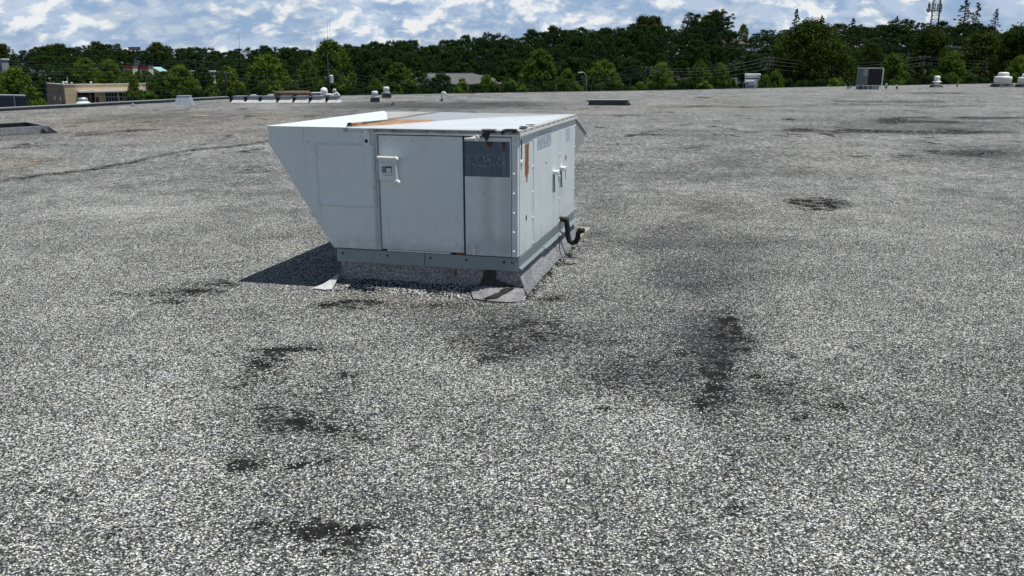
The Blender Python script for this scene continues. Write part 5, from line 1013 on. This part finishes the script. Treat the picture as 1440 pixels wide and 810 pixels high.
for i in range(14):
    t = 2*math.pi*i/14; r_ = hw*1.55; MB().box(-.2, .2, -.12, .12, -1.2, 1.2).build('panel_antenna', M['greymetal'], e).matrix_local = Matrix.Translation((r_*math.cos(t), r_*math.sin(t), za+(i % 3)*.5)) @ Matrix.Rotation(t, 4, 'Z')
MB().tube([(hw*1.55*math.cos(t), hw*1.55*math.sin(t), za-.5) for t in np.linspace(0, 6.28, 15)], .12, 4).build('antenna_platform', M['greymetal'], e)
dshx = -11*k; MB().tube([(dshx, 0, za-.4), (-hw, 0, za)], .09, 4).build('outrigger', M['greymetal'], e); MB().lathe([(.2, 0), (.85, .25), (.8, .5)], 12).build('dish', M['greymetal'], e).matrix_local = Matrix.Translation((dshx, 0, za-.5)) @ Matrix.Rotation(R(90), 4, 'X')
# thin masts
def mast(px, pyt, Y, r, label):
    p = at(px, pyt, Y); z0 = float(terr(p[0], Y)); e = empty('antenna_mast', (p[0], Y, z0), 0, label=label, cat='antenna'); MB().tube([(0, 0, 0), (0, 0, (p[2]-z0)*.7)], r, 5).build('mast', M['wire'], e); MB().tube([(0, 0, (p[2]-z0)*.7), (0, 0, p[2]-z0)], r*.6, 5).build('whip', M['wire'], e)
mast(335.5, 47, 330, .10, 'hair thin distant antenna above the trees behind the leftmost curb boxes'); mast(459.3, 18, 200, .05, 'thin tall antenna whip rising into the sky behind the utility pole'); mast(463, 26, 215, .04, 'second thinner antenna whip right of the tall one behind the utility pole')
# utility poles and wires
def pole(px, pyt, Y, label, arms=(), extra=None, r=.15):
    p = at(px, pyt, Y); Hh = p[2]-GZ; e = empty('utility_pole', (p[0], Y, GZ), R(10), label=label, cat='utility pole')
    MB().tube([(0, 0, 0), (0, 0, Hh)], r, 8, r*.7).build('pole_shaft', M['pole'], e)
    for dz, w_ in arms:
        am = MB().box(-w_, w_, -.22, -.12, Hh-dz-.06, Hh-dz+.06).build('crossarm', M['pole'], e)
        for x in (-w_+.1, 0, w_-.1): MB().lathe([(.03, 0), (.06, .04), (.05, .16), (.02, .2)], 8, (x, -.17, Hh-dz+.06)).build('insulator', M['wire'], am)
    return e, Hh
pole(316, 100, 108, 'slim brown utility pole left of the row of curb boxes', [(.3, .9)])
e, Hh = pole(459.8, 76, 112, 'tall utility pole with a white transformer behind the sixth curb box', [(3.0, .4)], r=.17)
MB().lathe([(.02, 0), (.24, .03), (.24, .9), (.18, .96), (.02, 1.0)], 14, (.38, -.1, at(463, 117, 112)[2]-GZ)).build('transformer', M['pvc'], e)
MB().tube([(0, 0, Hh-.8), (2.2, 0, at(478, 122, 112)[2]-GZ)], .025, 4).build('guy_wire', M['wire'], e)
pole(908.5, 94, 112, 'thin dark utility pole left of the light green tree above the low dark curb', [(.2, .7)]); pole(1081, 79, 118, 'grey utility pole rising behind the right end of the white truck', [(.35, .7)])
pole(1300, 77, 135, 'utility pole under the radio tower in front of dark trees', [(.4, .9), (1.5, .9)]); pole(274, 84, 150, 'distant utility pole with crossarm behind the rounded tree at the tapered box', [(.2, 1.5)])
pole(205.5, 107, 140, 'thin utility pole at the right end of the tan building', []); pole(62, 100, 118, 'slim pole standing among light green trees at the far left', [(.2, 1.2)]); pole(24, 88, 150, 'pole with street lamp among the trees at the far left', [])
p = at(820, 101.5, 112); e = empty('street_lamp', (p[0], 112, GZ), 0, label='curved grey street lamp between two light green trees above the white unit', cat='street lamp'); Hh = p[2]-GZ
MB().tube([(.45, 0, 0), (.45, 0, Hh-1.2), (.35, 0, Hh-.4), (.1, 0, Hh-.05), (-.2, 0, Hh)], .06, 6).build('lamp_post', M['wire'], e); MB().hexa([(-.65, -.15, Hh-.1), (-.1, -.15, Hh-.08), (-.1, .15, Hh-.08), (-.65, .15, Hh-.1)], [(-.6, -.1, Hh+.03), (-.1, -.08, Hh+.06), (-.1, .08, Hh+.06), (-.6, .1, Hh+.03)]).build('lamp_head', M['greymetal'], e)
def wire(pa, Ya, pb, Yb, sag, label, r=.014):
    a = at(*pa, Ya); b = at(*pb, Yb); pts = [a*(1-t)+b*t-np.array([0, 0, 4*sag*t*(1-t)]) for t in np.linspace(0, 1, 17)]
    o = MB().tube(pts, r, 4).build('power_line', M['wire']); tag(o, label, 'wire', 'overhead power lines in front of the trees')
for i, (ya, yb) in enumerate(((101, 100), (106, 105), (112, 111), (122, 121), (130, 129))):
    wire((-60, ya-8), 104, (316, yb), 107.8, .8, 'thin pale overhead wire running from the left edge to the slim brown pole')
for i, (ya, yb) in enumerate(((101, 98), (106, 106), (113, 112), (121, 118), (127, 122))):
    wire((316, ya), 107.8, (459, yb), 111.8, .7, 'thin pale overhead wire from the slim brown pole to the tall pole with transformer')
for i, (ya, yb) in enumerate(((98, 95), (103, 98), (108, 101), (113, 104), (118, 107))):
    wire((460, ya), 111.8, (908, yb), 111.8, 1.9, 'thin overhead wire from the tall pole with transformer to the thin dark pole')
for i, (ya, yb) in enumerate(((94.5, 80), (98, 85), (101, 90), (105, 96))):
    wire((908, ya), 111.8, (1081, yb), 117.8, .7, 'thin pale overhead wire from the thin dark pole to the pole behind the truck')
for i, (ya, yb) in enumerate(((80, 79), (85, 82), (90, 87), (96, 91))):
    wire((1081, ya), 117.8, (1300, yb), 134.7, .9, 'thin overhead wire from the pole behind the truck to the one under the tower')
for i, (ya, yb) in enumerate(((79, 78), (82, 82), (87, 88), (91, 93))):
    wire((1300, ya), 134.7, (1520, yb), 150, .9, 'thin pale overhead wire leaving the photo at the right edge')
for i, (ya, yb) in enumerate(((72, 84), (76, 87), (80, 90), (84, 94))):
    wire((-60, ya+6), 170, (274, yb), 150, 1.0, 'distant thin overhead wire above the tan building')
for i, (ya, yb) in enumerate(((84, 88), (88, 93))):
    wire((274, ya), 150, (460, yb), 135, .9, 'distant thin overhead wire right of the tapered box')
# loose stones lying on the gravel near the camera

rows = np.where((gy*80-10 > 2.2) & (gy*80-10 < 15.5))[0]; cols = np.where(np.abs(xs) < 7.4)[0]
sub = np.ix_(rows, cols); sx, sy, sz = X[sub], YY[sub], Z[sub]
den = np.clip((13.5-sy)/5., 0, 1)*np.clip((.50*sy+1.9-np.abs(sx))/.8, 0, 1)*np.clip(1-bare[sub]*2.2, .0, 1)*np.clip(1-grime[sub]*1.3, .15, 1)
lxy = np.stack([(sx-C0[0])*U[0]+(sy-C0[1])*U[1], (sx-C0[0])*V[0]+(sy-C0[1])*V[1]], -1)
den *= ~((lxy[..., 0] > -WB-.1) & (lxy[..., 0] < .12) & (lxy[..., 1] > -.16) & (lxy[..., 1] < D+.1))
me = bpy.data.meshes.new('loose_gravel'); n0, n1 = sx.shape; ii = np.arange(n0*n1).reshape(n0, n1); fc = np.stack([ii[:-1, :-1], ii[:-1, 1:], ii[1:, 1:], ii[1:, :-1]], -1).reshape(-1, 4)
me.vertices.add(n0*n1); me.vertices.foreach_set('co', np.stack([sx, sy, sz], -1).ravel()); me.loops.add(fc.size); me.loops.foreach_set('vertex_index', fc.ravel())
me.polygons.add(len(fc)); me.polygons.foreach_set('loop_start', np.arange(0, fc.size, 4)); me.polygons.foreach_set('loop_total', np.full(len(fc), 4)); me.update()
at_ = me.attributes.new('density', 'FLOAT', 'POINT'); at_.data.foreach_set('value', den.ravel().astype(np.float32))
lg_ = bpy.data.objects.new('loose_gravel', me); COL.objects.link(lg_); tag(lg_, 'loose white and dark grey gravel stones covering the roof in the foreground', 'gravel', kind='stuff')
ng = bpy.data.node_groups.new('scatter_gravel', 'GeometryNodeTree'); ng.interface.new_socket('Geometry', in_out='INPUT', socket_type='NodeSocketGeometry'); ng.interface.new_socket('Geometry', in_out='OUTPUT', socket_type='NodeSocketGeometry')
N = ng.nodes; Lk = ng.links; gi = N.new('NodeGroupInput'); go_ = N.new('NodeGroupOutput')
dp = N.new('GeometryNodeDistributePointsOnFaces'); na = N.new('GeometryNodeInputNamedAttribute'); na.data_type = 'FLOAT'; na.inputs[0].default_value = 'density'
mu = N.new('ShaderNodeMath'); mu.operation = 'MULTIPLY'; mu.inputs[1].default_value = 6300.; Lk.new(na.outputs[0], mu.inputs[0]); Lk.new(gi.outputs[0], dp.inputs['Mesh']); Lk.new(mu.outputs[0], dp.inputs['Density'])
ic = N.new('GeometryNodeMeshIcoSphere'); ic.inputs['Radius'].default_value = .0046; ic.inputs['Subdivisions'].default_value = 1
sm = N.new('GeometryNodeSetMaterial'); sm.inputs['Material'].default_value = M['stone']; Lk.new(ic.outputs[0], sm.inputs['Geometry'])
rr_ = N.new('FunctionNodeRandomValue'); rr_.data_type = 'FLOAT_VECTOR'; rr_.inputs[0].default_value = (-.5, -.5, 0); rr_.inputs[1].default_value = (.5, .5, 6.28)
rs_ = N.new('FunctionNodeRandomValue'); rs_.data_type = 'FLOAT_VECTOR'; rs_.inputs[0].default_value = (.5, .45, .4); rs_.inputs[1].default_value = (1.75, 1.35, 1.0)
ip = N.new('GeometryNodeInstanceOnPoints'); Lk.new(dp.outputs['Points'], ip.inputs['Points']); Lk.new(sm.outputs[0], ip.inputs['Instance']); Lk.new(rr_.outputs[0], ip.inputs['Rotation']); Lk.new(rs_.outputs[0], ip.inputs['Scale']); Lk.new(ip.outputs[0], go_.inputs[0])
md = lg_.modifiers.new('scatter', 'NODES'); md.node_group = ng
